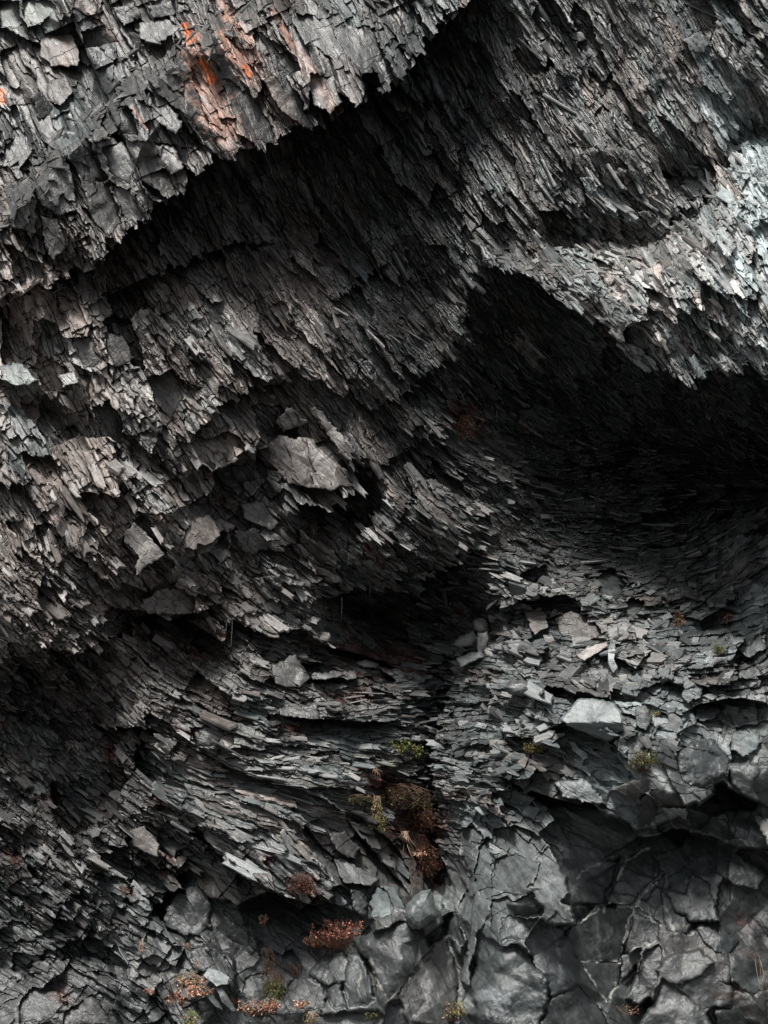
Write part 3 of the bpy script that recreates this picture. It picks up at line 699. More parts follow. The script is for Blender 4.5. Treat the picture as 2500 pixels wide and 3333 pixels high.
vein([(1980,3010),(1970,3060)], 9, (.16,.17,.17), .5)
vein([(2245,2900),(2260,2980),(2300,3000)], 8, (.17,.18,.18), .5)
vein([(1790,3000),(1810,3080),(1830,3120)], 5, (.2,.21,.21), .6)
vein([(1640,3290),(1620,3260)], 22, (.22,.24,.25), .5)
vein([(1560,3240),(1640,3250)], 20, (.24,.26,.27), .5)
# ------------------------------------------------------------------ cliff regions (each plate belongs to one)
scree = [(1480,1900),(1700,1830),(2000,1760),(2300,1780),(2500,1650),(4000,1650),(4000,2600),(2500,2650),(2360,2560),(2273,2623),(2121,2693),(2007,2655),(1785,2590),(1620,2520),(1500,2560),(1420,2300)]
cave = [(1600,1180),(1850,1100)] + [(2034,1160),(2235,1255),(2490,1240),(4000,1400),(4000,1650),(2500,1650),(2300,1780),(2000,1760),(1700,1830),(1560,1780),(1700,1500)]
base = [(1080,2990),(1200,2900),(1500,2700),(1620,2540),(1785,2600),(2007,2665),(2121,2700),(2273,2630),(2500,2660),(4000,2660),(4000,6000),(900,6000),(900,3100)]
NAMES = ['cliff_face', 'overhanging_rock_bed', 'rock_nose', 'cave_wall', 'rubble_slope', 'smooth_bedrock']
reg = np.zeros(len(su), np.int8)
for k, poly in ((1, big_bed), (2, nose), (3, cave), (4, scree), (5, base)):
    reg[inside(su, sv, poly)] = k
# ------------------------------------------------------------------ rock material
def rock_material(name, rough=.5, bump=.6, spec=.5):
    m = bpy.data.materials.new(name); m.use_nodes = True; n = m.node_tree; L = n.links.new
    b = n.nodes['Principled BSDF']
    at = n.nodes.new('ShaderNodeAttribute'); at.attribute_name = 'tone'
    gr = n.nodes.new('ShaderNodeAttribute'); gr.attribute_name = 'grain'
    co = n.nodes.new('ShaderNodeTexCoord')
    n1 = n.nodes.new('ShaderNodeTexNoise'); n1.inputs['Scale'].default_value = 1.0; n1.inputs['Detail'].default_value = 6; n1.inputs['Roughness'].default_value = .65
    L(gr.outputs['Vector'], n1.inputs['Vector'])
    n2 = n.nodes.new('ShaderNodeTexNoise'); n2.inputs['Scale'].default_value = 9; n2.inputs['Detail'].default_value = 8; n2.inputs['Roughness'].default_value = .7
    L(co.outputs['Object'], n2.inputs['Vector'])
    mr = n.nodes.new('ShaderNodeMapRange'); mr.inputs['From Min'].default_value = .3; mr.inputs['From Max'].default_value = .7; mr.inputs['To Min'].default_value = .55; mr.inputs['To Max'].default_value = 1.45
    L(n1.outputs['Fac'], mr.inputs['Value'])
    mr2 = n.nodes.new('ShaderNodeMapRange'); mr2.inputs['From Min'].default_value = .35; mr2.inputs['From Max'].default_value = .7; mr2.inputs['To Min'].default_value = .7; mr2.inputs['To Max'].default_value = 1.35
    L(n2.outputs['Fac'], mr2.inputs['Value'])
    mu = n.nodes.new('ShaderNodeMath'); mu.operation = 'MULTIPLY'; L(mr.outputs[0], mu.inputs[0]); L(mr2.outputs[0], mu.inputs[1])
    vm = n.nodes.new('ShaderNodeVectorMath'); vm.operation = 'SCALE'; L(at.outputs['Color'], vm.inputs[0]); L(mu.outputs[0], vm.inputs['Scale'])
    L(vm.outputs[0], b.inputs['Base Color'])
    rr = n.nodes.new('ShaderNodeMapRange'); rr.inputs['From Min'].default_value = .3; rr.inputs['From Max'].default_value = .7; rr.inputs['To Min'].default_value = rough - .12; rr.inputs['To Max'].default_value = rough + .2
    L(n2.outputs['Fac'], rr.inputs['Value']); L(rr.outputs[0], b.inputs['Roughness'])
    b.inputs['Specular IOR Level'].default_value = spec
    ad = n.nodes.new('ShaderNodeMath'); ad.operation = 'ADD'; L(n1.outputs['Fac'], ad.inputs[0]); L(n2.outputs['Fac'], ad.inputs[1])
    bp = n.nodes.new('ShaderNodeBump'); bp.inputs['Strength'].default_value = bump; bp.inputs['Distance'].default_value = .02
    L(ad.outputs[0], bp.inputs['Height']); L(bp.outputs[0], b.inputs['Normal'])
    return m
M_ROCK = rock_material('slate', .40, .5, .68)
# ------------------------------------------------------------------ mesh builders
def big_mesh(name, V, loops, starts, totals, tone, grain, mat, smooth=False):
    me = bpy.data.meshes.new(name)
    me.vertices.add(len(V)); me.vertices.foreach_set('co', np.ascontiguousarray(V, np.float32).ravel())
    me.loops.add(len(loops)); me.loops.foreach_set('vertex_index', np.ascontiguousarray(loops, np.int32))
    me.polygons.add(len(starts)); me.polygons.foreach_set('loop_start', np.ascontiguousarray(starts, np.int32))
    try: me.polygons.foreach_set('loop_total', np.ascontiguousarray(totals, np.int32))
    except Exception: pass
    me.polygons.foreach_set('use_smooth', np.full(len(starts), smooth))
    if tone is not None:
        a = me.attributes.new('tone', 'FLOAT_COLOR', 'POINT'); a.data.foreach_set('color', np.concatenate([tone, np.ones((len(tone), 1))], 1).astype(np.float32).ravel())
        a = me.attributes.new('grain', 'FLOAT_VECTOR', 'POINT'); a.data.foreach_set('vector', np.ascontiguousarray(grain, np.float32).ravel())
    me.update(calc_edges=True); me.materials.append(mat)
    o = bpy.data.objects.new(name, me); COL.objects.link(o); return o
W = world(UU, VV, H).reshape(-1, 3)
cc, ss = c[idx], s[idx]; du = UU - su[idx]; dv = VV - sv[idx]
G = np.stack([(du * cc + dv * ss) / 70, (-du * ss + dv * cc) / 14, (idx % 977) * 3.7], -1).reshape(-1, 3)
RG = RGB.reshape(-1, 3)
ids = np.arange(NU * NV, dtype=np.int32).reshape(NV, NU)
quads = np.stack([ids[:-1, :-1], ids[1:, :-1], ids[1:, 1:], ids[:-1, 1:]], -1).reshape(-1, 4)
qreg = reg[idx][:-1, :-1].reshape(-1)
for k, nm in enumerate(NAMES):
    q = quads[qreg == k]
    used, inv = np.unique(q.ravel(), return_inverse=True)
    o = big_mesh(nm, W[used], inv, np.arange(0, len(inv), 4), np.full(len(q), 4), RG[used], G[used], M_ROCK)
    o['kind'] = 'structure'
# ------------------------------------------------------------------ loose and jutting slate plates (real slabs, with undersides)
TPL = np.array([(-1, -.96), (-.30, -1), (.40, -1), (.98, -.92), (.86, -.12), (1.0, .10), (.92, .95), (-.30, 1.0), (-.95, .92), (-.82, .05)])
def slabs(u, v, Lm, Wm, Tm, th, tilt, beta, rise, rgb, K=10):
    """vectorised irregular broken plates; sizes in metres"""
    n = len(u)
    P0 = world(u, v, surf(u, v) + rise)
    F = np.stack([np.cos(th), -tilt, -np.sin(th)], -1); F /= np.linalg.norm(F, axis=1, keepdims=True)
    Nc = np.tile([0., -1., 0.], (n, 1)); Nc -= F * (Nc * F).sum(1, keepdims=True); Nc /= np.linalg.norm(Nc, axis=1, keepdims=True)
    Wd = np.cross(Nc, F); flip = Wd[:, 2] < 0; Wd[flip] *= -1       # the side that looks up
    N = Nc * np.cos(beta)[:, None] + Wd * np.sin(beta)[:, None]
    X = F; Y = np.cross(N, X)
    x0 = TPL[None, :, 0] + rng.uniform(-.22, .22, (n, K)); y0 = TPL[None, :, 1] + rng.uniform(-.12, .12, (n, K))
    x0 *= rng.choice([-1, 1], (n, 1)); y0f = rng.choice([-1, 1], (n, 1)); y0 = y0 * y0f
    sk = rng.normal(0, .22, (n, 1)); x0 = x0 + y0 * sk * (Wm / Lm)[:, None]; y0 = y0 * (1 + rng.normal(0, .13, (n, 1)) * x0)
    x = x0 * Lm[:, None] / 2; y = y0 * Wm[:, None] / 2
    tz = Tm[:, None] / 2 * (1 + rng.normal(0, .25, (n, 1)) * x0 + rng.normal(0, .2, (n, 1)) * y0)
    def ring(x, y, z): return P0[:, None] + X[:, None] * x[..., None] + Y[:, None] * y[..., None] + N[:, None] * z[..., None]
    jx = lambda s_: Tm[:, None] * rng.uniform(-s_, s_, (n, K))
    top = ring(x * .93 + jx(.15), y * .9 + jx(.1), tz); mid = ring(x + jx(.15), y, tz * .1); bot = ring(x * .95, y * .92, -tz)
    V = np.concatenate([top, mid, bot], 1)               # n,3K,3
    k = np.arange(K); k2 = (k + 1) % K
    side1 = np.stack([k, k + K, k2 + K, k2], -1); side2 = np.stack([k + K, k + 2 * K, k2 + 2 * K, k2 + K], -1)
    lp = np.concatenate([k, (k + 2 * K)[::-1], side1.ravel(), side2.ravel()])
    tot = np.r_[K, K, np.full(2 * K, 4)]
    loops = (lp[None] + (np.arange(n) * 3 * K)[:, None]).ravel(); totals = np.tile(tot, n)
    starts = np.r_[0, np.cumsum(totals)[:-1]]
    tone = np.repeat(rgb, 3 * K, 0)
    xs = np.concatenate([x, x, x], 1); ys = np.concatenate([y, y, y], 1)
    grain = np.stack([xs * 3.5, ys * 18, np.repeat(rng.uniform(0, 900, n)[:, None], 3 * K, 1)], -1).reshape(-1, 3)
    return V.reshape(-1, 3), loops, starts, totals, tone, grain
BE = grid("""
20 20 20 20 30 40 50 50 50 45 40
20 20 20 20 30 50 60 60 55 50 40
20 20 20 30 55 60 60 60 55 50 40
30 30 30 50 60 60 60 50 40 40 30
30 30 30 50 60 60 60 60 40 30 30
30 25 30 40 55 60 60 60 60 60 60
30 25 25 20 20 50 50 40 50 50 50
35 30 25 20 25 40 50 50 50 50 40
30 25 20 20 30 40 50 60 60 50 40
30 30 25 25 40 60 50 60 50 50 40
30 30 30 50 60 50 40 50 40 30 30
30 30 30 30 35 30 30 30 30 30 30
30 30 30 20 20 20 20 20 20 20 20
50 50 30 20 20 20 20 20 20 20 20
50 50 30 20 20 20 20 20 20 20 20
""")
PD = grid("""
.15 .15 .2 .2 .3 .5 .6 .6 .5 .4 .3
.10 .10 .1 .1 .3 .6 .7 .7 .6 .5 .3
.10 .10 .1 .3 .7 .8 .7 .7 .6 .5 .5
.50 .50 .3 .6 .9 .9 .7 .7 .8 .8 .6
.60 .40 .3 .8 .9 .9 .8 .7 .8 .8 .5
.30 .30 .5 .8 .8 .9 .9 .9 .9 .9 .9
.70 .60 .6 .4 .4 .9 .9 .9 .9 .9 .9
.90 .90 .8 .6 .9 .9 .9 .9 .9 .9 .8
.90 .90 .6 .8 .9 .6 .9 .9 .9 .8 .7
.90 .90 .8 .7 .8 .9 .9 .9 .9 .8 .5
.90 .90 .8 .9 .9 .9 .8 .9 .7 .2 .1
.90 .90 .8 .9 .9 .7 .6 .6 .3 .1 .1
.90 .80 .6 .2 .7 .3 .2 .1 .0 .0 .2
.40 .50 .3 .1 .1 .0 .0 .0 .0 .0 .1
.40 .50 .3 .1 .1 .0 .0 .0 .0 .0 .1
""")
SD = grid("""
.1 .1 .1 .1 .1 .15 .2 .2 .2 .2 .2
.1 .1 .1 .1 .1 .15 .2 .2 .25 .25 .2
.1 .1 .1 .1 .2 .2 .2 .25 .3 .3 .4
.15 .15 .1 .2 .2 .2 .2 .4 .5 .5 .5
.3 .2 .15 .2 .2 .2 .2 .4 .5 .4 .4
.3 .2 .15 .2 .2 .2 .3 .6 .7 .6 .5
.25 .25 .2 .2 .2 .3 .5 .7 .9 .9 .7
.3 .35 .3 .3 .3 .4 .5 .6 .9 .8 .7
.4 .4 .35 .4 .5 .5 .6 .8 .8 .8 .7
.4 .4 .4 .4 .3 .3 .6 .9 .9 .8 .6
.4 .4 .4 .25 .15 .2 .5 .6 .6 .4 .3
.4 .4 .4 .25 .2 .2 .3 .3 .2 .1 .1
.3 .3 .3 .2 .2 .1 .1 .1 0 0 .1
.2 .2 .1 .1 .1 0 0 0 0 0 .1
.2 .2 .1 .1 .1 0 0 0 0 0 .1
""")
pu, pv, pa, pb, pth = scatter(2.1, .62, 1.1, 3, .36)
keep = (rng.random(len(pu)) < samp(PD, pu, pv) ** 1.5 * samp(SD, pu, pv)) & (pb < 42) & ~at_idx(face_on, pu, pv) & ~inside(pu, pv, [(1790,2345),(1875,2245),(2030,2275),(2060,2400),(1985,2440),(1860,2395)])
pu, pv, pa, pb = [q[keep] for q in (pu, pv, pa, pb)]
npl = len(pu); print('slabs', npl)
q2 = at_idx(J2['idx'], pu, pv); q1 = at_idx(J1['idx'], pu, pv)
rub = ((pu > 1450) & (pv > 1880)).astype(float); pa = pa * (1 - .35 * rub); pb = pb * (1 + .22 * rub)
pth = at_idx(TH_F, pu, pv) + np.radians(rng.normal(0, 22, npl)) * rub + np.radians(7 * J2['th'][q2] + rng.normal(0, 5, npl))
pbe = np.radians(samp(BE, pu, pv) * (1 - .4 * rub) + 14 * rub * rng.normal(0, 1, npl) + 16 * J2['be'][q2] + rng.normal(0, 9, npl))
pti = .26 + .16 * J2['ti'][q2] + rng.normal(0, .09, npl)
pT = pb * PX * rng.uniform(.16, .42, npl); pW = pb * PX * (.55 + .8 * np.clip(np.sin(np.abs(pbe)), 0, 1)) * rng.uniform(.8, 1.3, npl)
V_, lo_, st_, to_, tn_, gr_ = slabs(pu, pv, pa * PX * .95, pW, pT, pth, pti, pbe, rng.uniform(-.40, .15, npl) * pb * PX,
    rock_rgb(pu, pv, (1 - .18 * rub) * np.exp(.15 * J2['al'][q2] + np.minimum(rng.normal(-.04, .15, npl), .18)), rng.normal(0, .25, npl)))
ledge = []
for (pts, A_, wd_, re_), per, ang_ in ((RAMPS[0], 11.0, -20), (RAMPS[8], 6.0, 45), (RAMPS[9], 7.0, 25), (RAMPS[10], 9.0, 10)):
    P_a = np.array(pts, float)
    for a_, b_ in zip(P_a[:-1], P_a[1:]):
        d_ = b_ - a_; ln_ = np.hypot(*d_); nrm = np.array([-d_[1], d_[0]]) / ln_
        for t_ in np.arange(0, 1, per / ln_):
            q_ = a_ + d_ * t_ + nrm * rng.normal(0, .75) * wd_; ledge.append((q_[0], q_[1], ang_ + rng.normal(0, 34)))
ledge = np.array(ledge); nl = len(ledge); lb = rng.uniform(10, 22, nl)
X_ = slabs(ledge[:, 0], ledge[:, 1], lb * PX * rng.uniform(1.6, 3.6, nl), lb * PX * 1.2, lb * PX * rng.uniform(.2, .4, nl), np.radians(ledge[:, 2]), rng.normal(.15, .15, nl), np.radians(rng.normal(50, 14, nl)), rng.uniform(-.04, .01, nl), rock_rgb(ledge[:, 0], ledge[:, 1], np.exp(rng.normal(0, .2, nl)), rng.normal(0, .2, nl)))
nv0 = len(V_); V_ = np.concatenate([V_, X_[0]]); st_ = np.r_[st_, X_[2] + len(lo_)]; lo_ = np.r_[lo_, X_[1] + nv0]; to_ = np.r_[to_, X_[3]]; tn_ = np.concatenate([tn_, X_[4]]); gr_ = np.concatenate([gr_, X_[5]])
# the 300 largest plates in the picture are free pieces of their own, the uncountable rest one mass
vis = (pu > 20) & (pu < 2480) & (pv > 20) & (pv < 3310)
order = np.argsort(-(pa * pb * vis))[:300]; own = set(order.tolist()); NP = 30; NLp = 100; NF = 22
GROUPS = [('large broken slate plate lying on the pale rubble slope at the lower right', 'larger plates on the rubble slope'),
 ('large slate plate jutting from the level strata left of the brown gully', 'larger plates in the level strata'),
 ('large dark slate plate jutting from the shattered lower left wall', 'larger plates in the lower left wall'),
 ('large slate plate jutting from the back wall of the dark cave', 'larger plates in the cave wall'),
 ('large slate plate jutting from the pale rock nose above the cave', 'larger plates on the pale rock nose'),
 ('large slate splinter jutting from the steep streaked overhang', 'larger splinters in the steep overhang')]
first = True
for i in order:
    u_, v_ = pu[i], pv[i]
    if inside(np.array([u_]), np.array([v_]), nose)[0]: g_ = 4
    elif u_ > 1440 and v_ > 1850: g_ = 0
    elif u_ > 1440 and v_ > 1150: g_ = 3
    elif v_ > 2050 and u_ > 620: g_ = 1
    elif v_ > 2050: g_ = 2
    else: g_ = 5
    Vi = V_[i * NP:(i + 1) * NP]; org = Vi.mean(0)
    po = big_mesh('slate_plate', Vi - org, lo_[i * NLp:(i + 1) * NLp] - i * NP, st_[i * NF:(i + 1) * NF] - i * NLp, to_[i * NF:(i + 1) * NF], tn_[i * NP:(i + 1) * NP], gr_[i * NP:(i + 1) * NP], M_ROCK)
    po.location = org.tolist(); po['label'] = GROUPS[g_][0]; po['group'] = GROUPS[g_][1]; po['category'] = 'slate plate'; po['kind'] = 'thing'
keepm = np.ones(len(st_) // NF, bool); keepm[order] = False
V_ = V_.reshape(-1, NP, 3)[keepm].reshape(-1, 3); tn_ = tn_.reshape(-1, NP, 3)[keepm].reshape(-1, 3); gr_ = gr_.reshape(-1, NP, 3)[keepm].reshape(-1, 3); nk = int(keepm.sum())
lo_ = (lo_[:NLp][None] + (np.arange(nk) * NP)[:, None]).ravel(); st_ = (st_[:NF][None] + (np.arange(nk) * NLp)[:, None]).ravel(); to_ = np.tile(to_[:NF], nk)
o = big_mesh('slate_plates', V_, lo_, st_, to_, tn_, gr_, M_ROCK); o['kind'] = 'stuff'
o['label'] = 'thousands of thin broken slate plates jutting from the cliff'
# ------------------------------------------------------------------ ground below the cliff (under the picture)
def simple_mat(name, col, rough=.8):
    m = bpy.data.materials.new(name); m.use_nodes = True; b = m.node_tree.nodes['Principled BSDF']; n = m.node_tree
    nz = n.nodes.new('ShaderNodeTexNoise'); nz.inputs['Scale'].default_value = 14; nz.inputs['Detail'].default_value = 5
    mx = n.nodes.new('ShaderNodeMix'); mx.data_type = 'RGBA'; n.links.new(nz.outputs['Fac'], mx.inputs['Factor'])
    mx.inputs[6].default_value = tuple(x * .6 for x in col) + (1,); mx.inputs[7].default_value = tuple(min(1, x * 1.35) for x in col) + (1,)
    n.links.new(mx.outputs[2], b.inputs['Base Color']); b.inputs['Roughness'].default_value = rough
    return m
zb = float(W.reshape(NV, NU, 3)[-1, :, 2].max())
gm = bpy.data.meshes.new('ground'); gm.from_pydata([(-80, -60, -2.2), (80, -60, -2.2), (80, 3, -2.2), (-80, 3, -2.2)], [], [(0, 1, 2, 3)]); gm.materials.append(simple_mat('gravel_ground', (.06, .06, .06)))
go = bpy.data.objects.new('ground', gm); COL.objects.link(go); go['kind'] = 'structure'

# ------------------------------------------------------------------ things on the cliff
def front(u, v, r=22, pc=85):
    """how far forward the rock and the plates stand around a point"""
    j0, j1 = np.searchsorted(ax_v, (v - r, v + r)); i0, i1 = np.searchsorted(ax_u, (u - r, u + r))
    h = float(np.percentile(H[j0:j1, i0:i1], pc)); m = (np.abs(pu - u) < r) & (np.abs(pv - v) < r)
    if m.any(): h = max(h, float(np.percentile(surf(pu[m], pv[m]) + pW[m] * .45, 70)))
    return h
def tag(o, label, cat, group=None):
    o['label'] = label; o['category'] = cat; o['kind'] = 'thing'
    if group: o['group'] = group
def sc_at(u, v, h):                                   # metres per photograph pixel there
    return float(np.linalg.norm(world(u + 1, v, h) - world(u, v, h)))
def poly_rock(name, label, cat, poly, dh, su_, sv_, tone_, warm_, thick, ridge=.0, seed=1, group=None, fold=0):
    """a free slab or block: traced front outline, broken edge, real thickness"""
    r = np.random.default_rng(seed); P = np.array(poly, float)
    pts = []
    for a_, b_ in zip(P, np.roll(P, -1, 0)):
        m = max(2, int(np.hypot(*(b_ - a_)) / 9))
        for t in range(m): pts.append(a_ + (b_ - a_) * t / m + r.normal(0, 1.1, 2))
    Q = np.array(pts); c0 = Q.mean(0); h0 = float(surf(*c0)) + dh
    if np.ptp(P[:, 0]) > 0: h0 = max(h0, float(np.percentile(surf(Q[:, 0], Q[:, 1]), 70)) + dh)
    hh = lambda q: h0 + (su_ * (q[:, 0] - c0[0]) + sv_ * (q[:, 1] - c0[1])) * PX - (np.maximum(q[:, 1] - fold, 0) * PX * (1.1 + sv_) if fold else 0)
    rings = []
    for sc_, dz in ((.0, ridge), (.2, ridge), (.4, ridge * .95), (.6, ridge * .8), (.78, ridge * .5), (.93, .0), (1.0, -.03), (1.0, -.4 * thick), (.94, -thick)):
        q = c0 + (Q - c0) * sc_ + (r.normal(0, 1.0, Q.shape) if sc_ > .95 else 0); h_ = hh(q) + dz + .03 * noise2(q[:, 0], q[:, 1], 48, seed) + .004 * noise2(q[:, 0], q[:, 1], 11, seed + 9)
        rings.append(world(q[:, 0], q[:, 1], h_))
    n = len(Q); V = np.concatenate([rings[0][:1]] + rings[1:]); F = [(0, 1 + (k + 1) % n, 1 + k) for k in range(n)]
    for j in range(len(rings) - 2):
        o_ = 1 + j * n
        F += [(o_ + k, o_ + (k + 1) % n, o_ + n + (k + 1) % n, o_ + n + k) for k in range(n)]
    F.append(tuple(range(1 + (len(rings) - 2) * n, 1 + (len(rings) - 1) * n)))
    org = world(c0[0], c0[1], h0 - thick * .5); V = V - org
    me = bpy.data.meshes.new(name); me.from_pydata(V.tolist(), [], F); me.materials.append(M_ROCK)
    rgb = tone_ * (COOL * (1 - warm_) + WARM * warm_)
    at = me.attributes.new('tone', 'FLOAT_COLOR', 'POINT'); at.data.foreach_set('color', np.tile(np.r_[rgb, 1], len(V)).astype(np.float32))
    at = me.attributes.new('grain', 'FLOAT_VECTOR', 'POINT'); th = math.radians(float(samp(TH, *c0)))
    g = np.stack([(V[:, 0] * math.cos(th) - V[:, 2] * math.sin(th)) * 3.5, (V[:, 0] * math.sin(th) + V[:, 2] * math.cos(th)) * 14, V[:, 1] * 5 + seed], -1)
    at.data.foreach_set('vector', g.astype(np.float32).ravel())
    o = bpy.data.objects.new(name, me); COL.objects.link(o); o.location = org.tolist(); tag(o, label, cat, group); return o
poly_rock('rock_block','pale grey split block with a bright flat top, jutting out above the moss cushion','rock',
  [(1822,2343),(1882,2273),(1945,2275),(2002,2289),(2022,2318),(2032,2372),(1985,2414),(1930,2392),(1871,2372)], .16,.1,.55,.15,.0,.4,.0,3,None,2352)
poly_rock('stone','grey pointed stone leaning left below the mouth of the black hollow','rock',[(1467,2099),(1500,2070),(1543,2050),(1555,2077),(1540,2102),(1500,2110)], .14,.2,.1,.14,.4,.16,.03,4)
poly_rock('stone','upright grey stone with a flat face beside the pointed leaning stone','rock',[(1554,2061),(1587,2056),(1590,2080),(1581,2115),(1562,2140),(1553,2110)], .16,-.1,.0,.14,.4,.16,.02,5)
poly_rock('stone','rounded tan stone resting on top of two leaning grey stones','rock',[(1538,2023),(1555,2010),(1575,2010),(1592,2029),(1590,2052),(1565,2060),(1545,2050)], .2,.1,.3,.19,.6,.16,.05,6)
poly_rock('rock_slab','long light grey flat slab lying under the leaning stones','rock slab',[(1484,2143),(1530,2125),(1570,2121),(1580,2137),(1540,2155),(1500,2172)], .16,.1,.5,.18,.2,.15,.02,7)
poly_rock('boulder','dark rounded flat boulder wedged at the left edge of the pale rubble','boulder',[(1640,2238),(1665,2218),(1700,2212),(1738,2225),(1742,2245),(1705,2266),(1660,2262)], .14,.0,.1,.085,.2,.2,.08,8)
poly_rock('boulder','dark grey rounded boulder hanging over the gully beside smooth vertical slabs','boulder',
  [(1322,2952),(1340,2925),(1368,2898),(1402,2893),(1418,2950),(1422,2985),(1395,3005),(1368,3025),(1340,3022),(1318,2985)], .22,-.1,.15,.10,.1,.35,.12,9)
poly_rock('rock_slab','smooth blue grey rectangular slab among dry red plants at the bottom left','rock slab',[(662,3176),(678,3149),(715,3160),(749,3182),(743,3203),(705,3211)], .14,.2,.4,.15,.0,.08,.0,10)
poly_rock('rock_slab','dark thin slab leaning steeply below the smooth blue grey slab','rock slab',[(700,3210),(722,3215),(745,3250),(772,3292),(760,3296),(722,3262)], .14,-.2,.1,.06,.0,.08,.0,11)
poly_rock('rock_slab','dark narrow slab leaning left of the other dark leaning slab at the bottom','rock slab',[(655,3205),(680,3215),(712,3262),(728,3290),(700,3278),(668,3240)], .12,-.2,.1,.065,.0,.08,.0,12)
poly_rock('rock_slab','warm pinkish striped plate lying across grey rubble on the right','rock slab',[(1871,2136),(1905,2112),(1974,2086),(1982,2099),(1945,2125),(1900,2150)], .12,.1,.5,.19,.9,.08,.0,13)
poly_rock('rock_slab','light grey upright plate standing in the rubble above the pale split block','rock slab',[(1978,2130),(1988,2078),(2003,2085),(2004,2120),(1996,2150),(2012,2175),(1996,2192),(1980,2160)], .14,.2,.2,.24,.1,.08,.0,14)
poly_rock('rock_slab','pale bone shaped slab lying on a slope right of the small moss tuft','rock slab',[(1850,2415),(1868,2412),(1890,2440),(1912,2452),(1914,2470),(1900,2476),(1872,2450)], .12,.2,.5,.26,.1,.08,.0,15)
poly_rock('rock_slab','thin flat slab ledge at the top left rim of the lower strata','rock slab',[(1158,2155),(1180,2148),(1232,2160),(1228,2172),(1180,2172)], .14,.0,.5,.13,.4,.07,.0,16)
poly_rock('rock_slab','angular dark plate overhanging the large grey triangular face at lower left','rock slab',[(430,2700),(470,2690),(520,2750),(514,2790),(470,2775),(436,2752)], .14,.1,.1,.10,.9,.08,.0,17)
poly_rock('rock_slab','small smooth upright grey slab with square top in the far left rubble','rock slab',[(290,2710),(310,2690),(328,2700),(322,2720),(300,2728)], .12,.2,.3,.15,.3,.08,.0,18)
# plants ------------------------------------------------------------
def leaf_material():
    m = bpy.data.materials.new('leaf_matter'); m.use_nodes = True; n = m.node_tree; b = n.nodes['Principled BSDF']
    at = n.nodes.new('ShaderNodeAttribute'); at.attribute_name = 'tone'; n.links.new(at.outputs['Color'], b.inputs['Base Color'])
    b.inputs['Roughness'].default_value = .6; b.inputs['Specular IOR Level'].default_value = .25; return m
M_LEAF = leaf_material()
def tone_mesh(name, V, F, C, parent):
    me = bpy.data.meshes.new(name); me.from_pydata([tuple(map(float, p)) for p in V], [], F); me.materials.append(M_LEAF)
    at = me.attributes.new('tone', 'FLOAT_COLOR', 'POINT'); at.data.foreach_set('color', np.c_[np.array(C), np.ones(len(C))].astype(np.float32).ravel())
    o = bpy.data.objects.new(name, me); COL.objects.link(o); o.parent = parent; return o
PAL = dict(pink=[(.50,.24,.18),(.60,.36,.27),(.42,.15,.10),(.32,.10,.07)], pale=[(.62,.46,.34),(.55,.42,.30),(.5,.3,.2)], red=[(.20,.065,.04),(.26,.09,.055),(.14,.045,.03)],
  green=[(.07,.10,.03),(.11,.14,.04),(.16,.16,.05),(.05,.07,.03)], yellow=[(.26,.24,.07),(.18,.18,.06),(.30,.26,.10)], brown=[(.040,.019,.012),(.055,.028,.017),(.08,.042,.025)],
  straw=[(.22,.155,.11),(.17,.12,.08),(.28,.21,.15)], twig=[(.10,.06,.045),(.16,.10,.08)], flower=[(.75,.68,.6)])
def strip(V, F, C, pts, w0, col, rr):
    """thin three-sided stalk through the points"""
    n0 = len(V); n = len(pts)
    for i, p in enumerate(pts):
        wd = w0 * (1 - .75 * i / (n - 1))
        for k in range(3):
            a_ = k * 2.094; V.append(p + np.array([math.cos(a_) * wd, math.sin(a_) * wd, math.sin(a_ + .7) * wd * .5])); C.append(col)
    for i in range(n - 1):
        for k in range(3):
            q = n0 + i * 3; F.append((q + k, q + (k + 1) % 3, q + 3 + (k + 1) % 3, q + 3 + k))
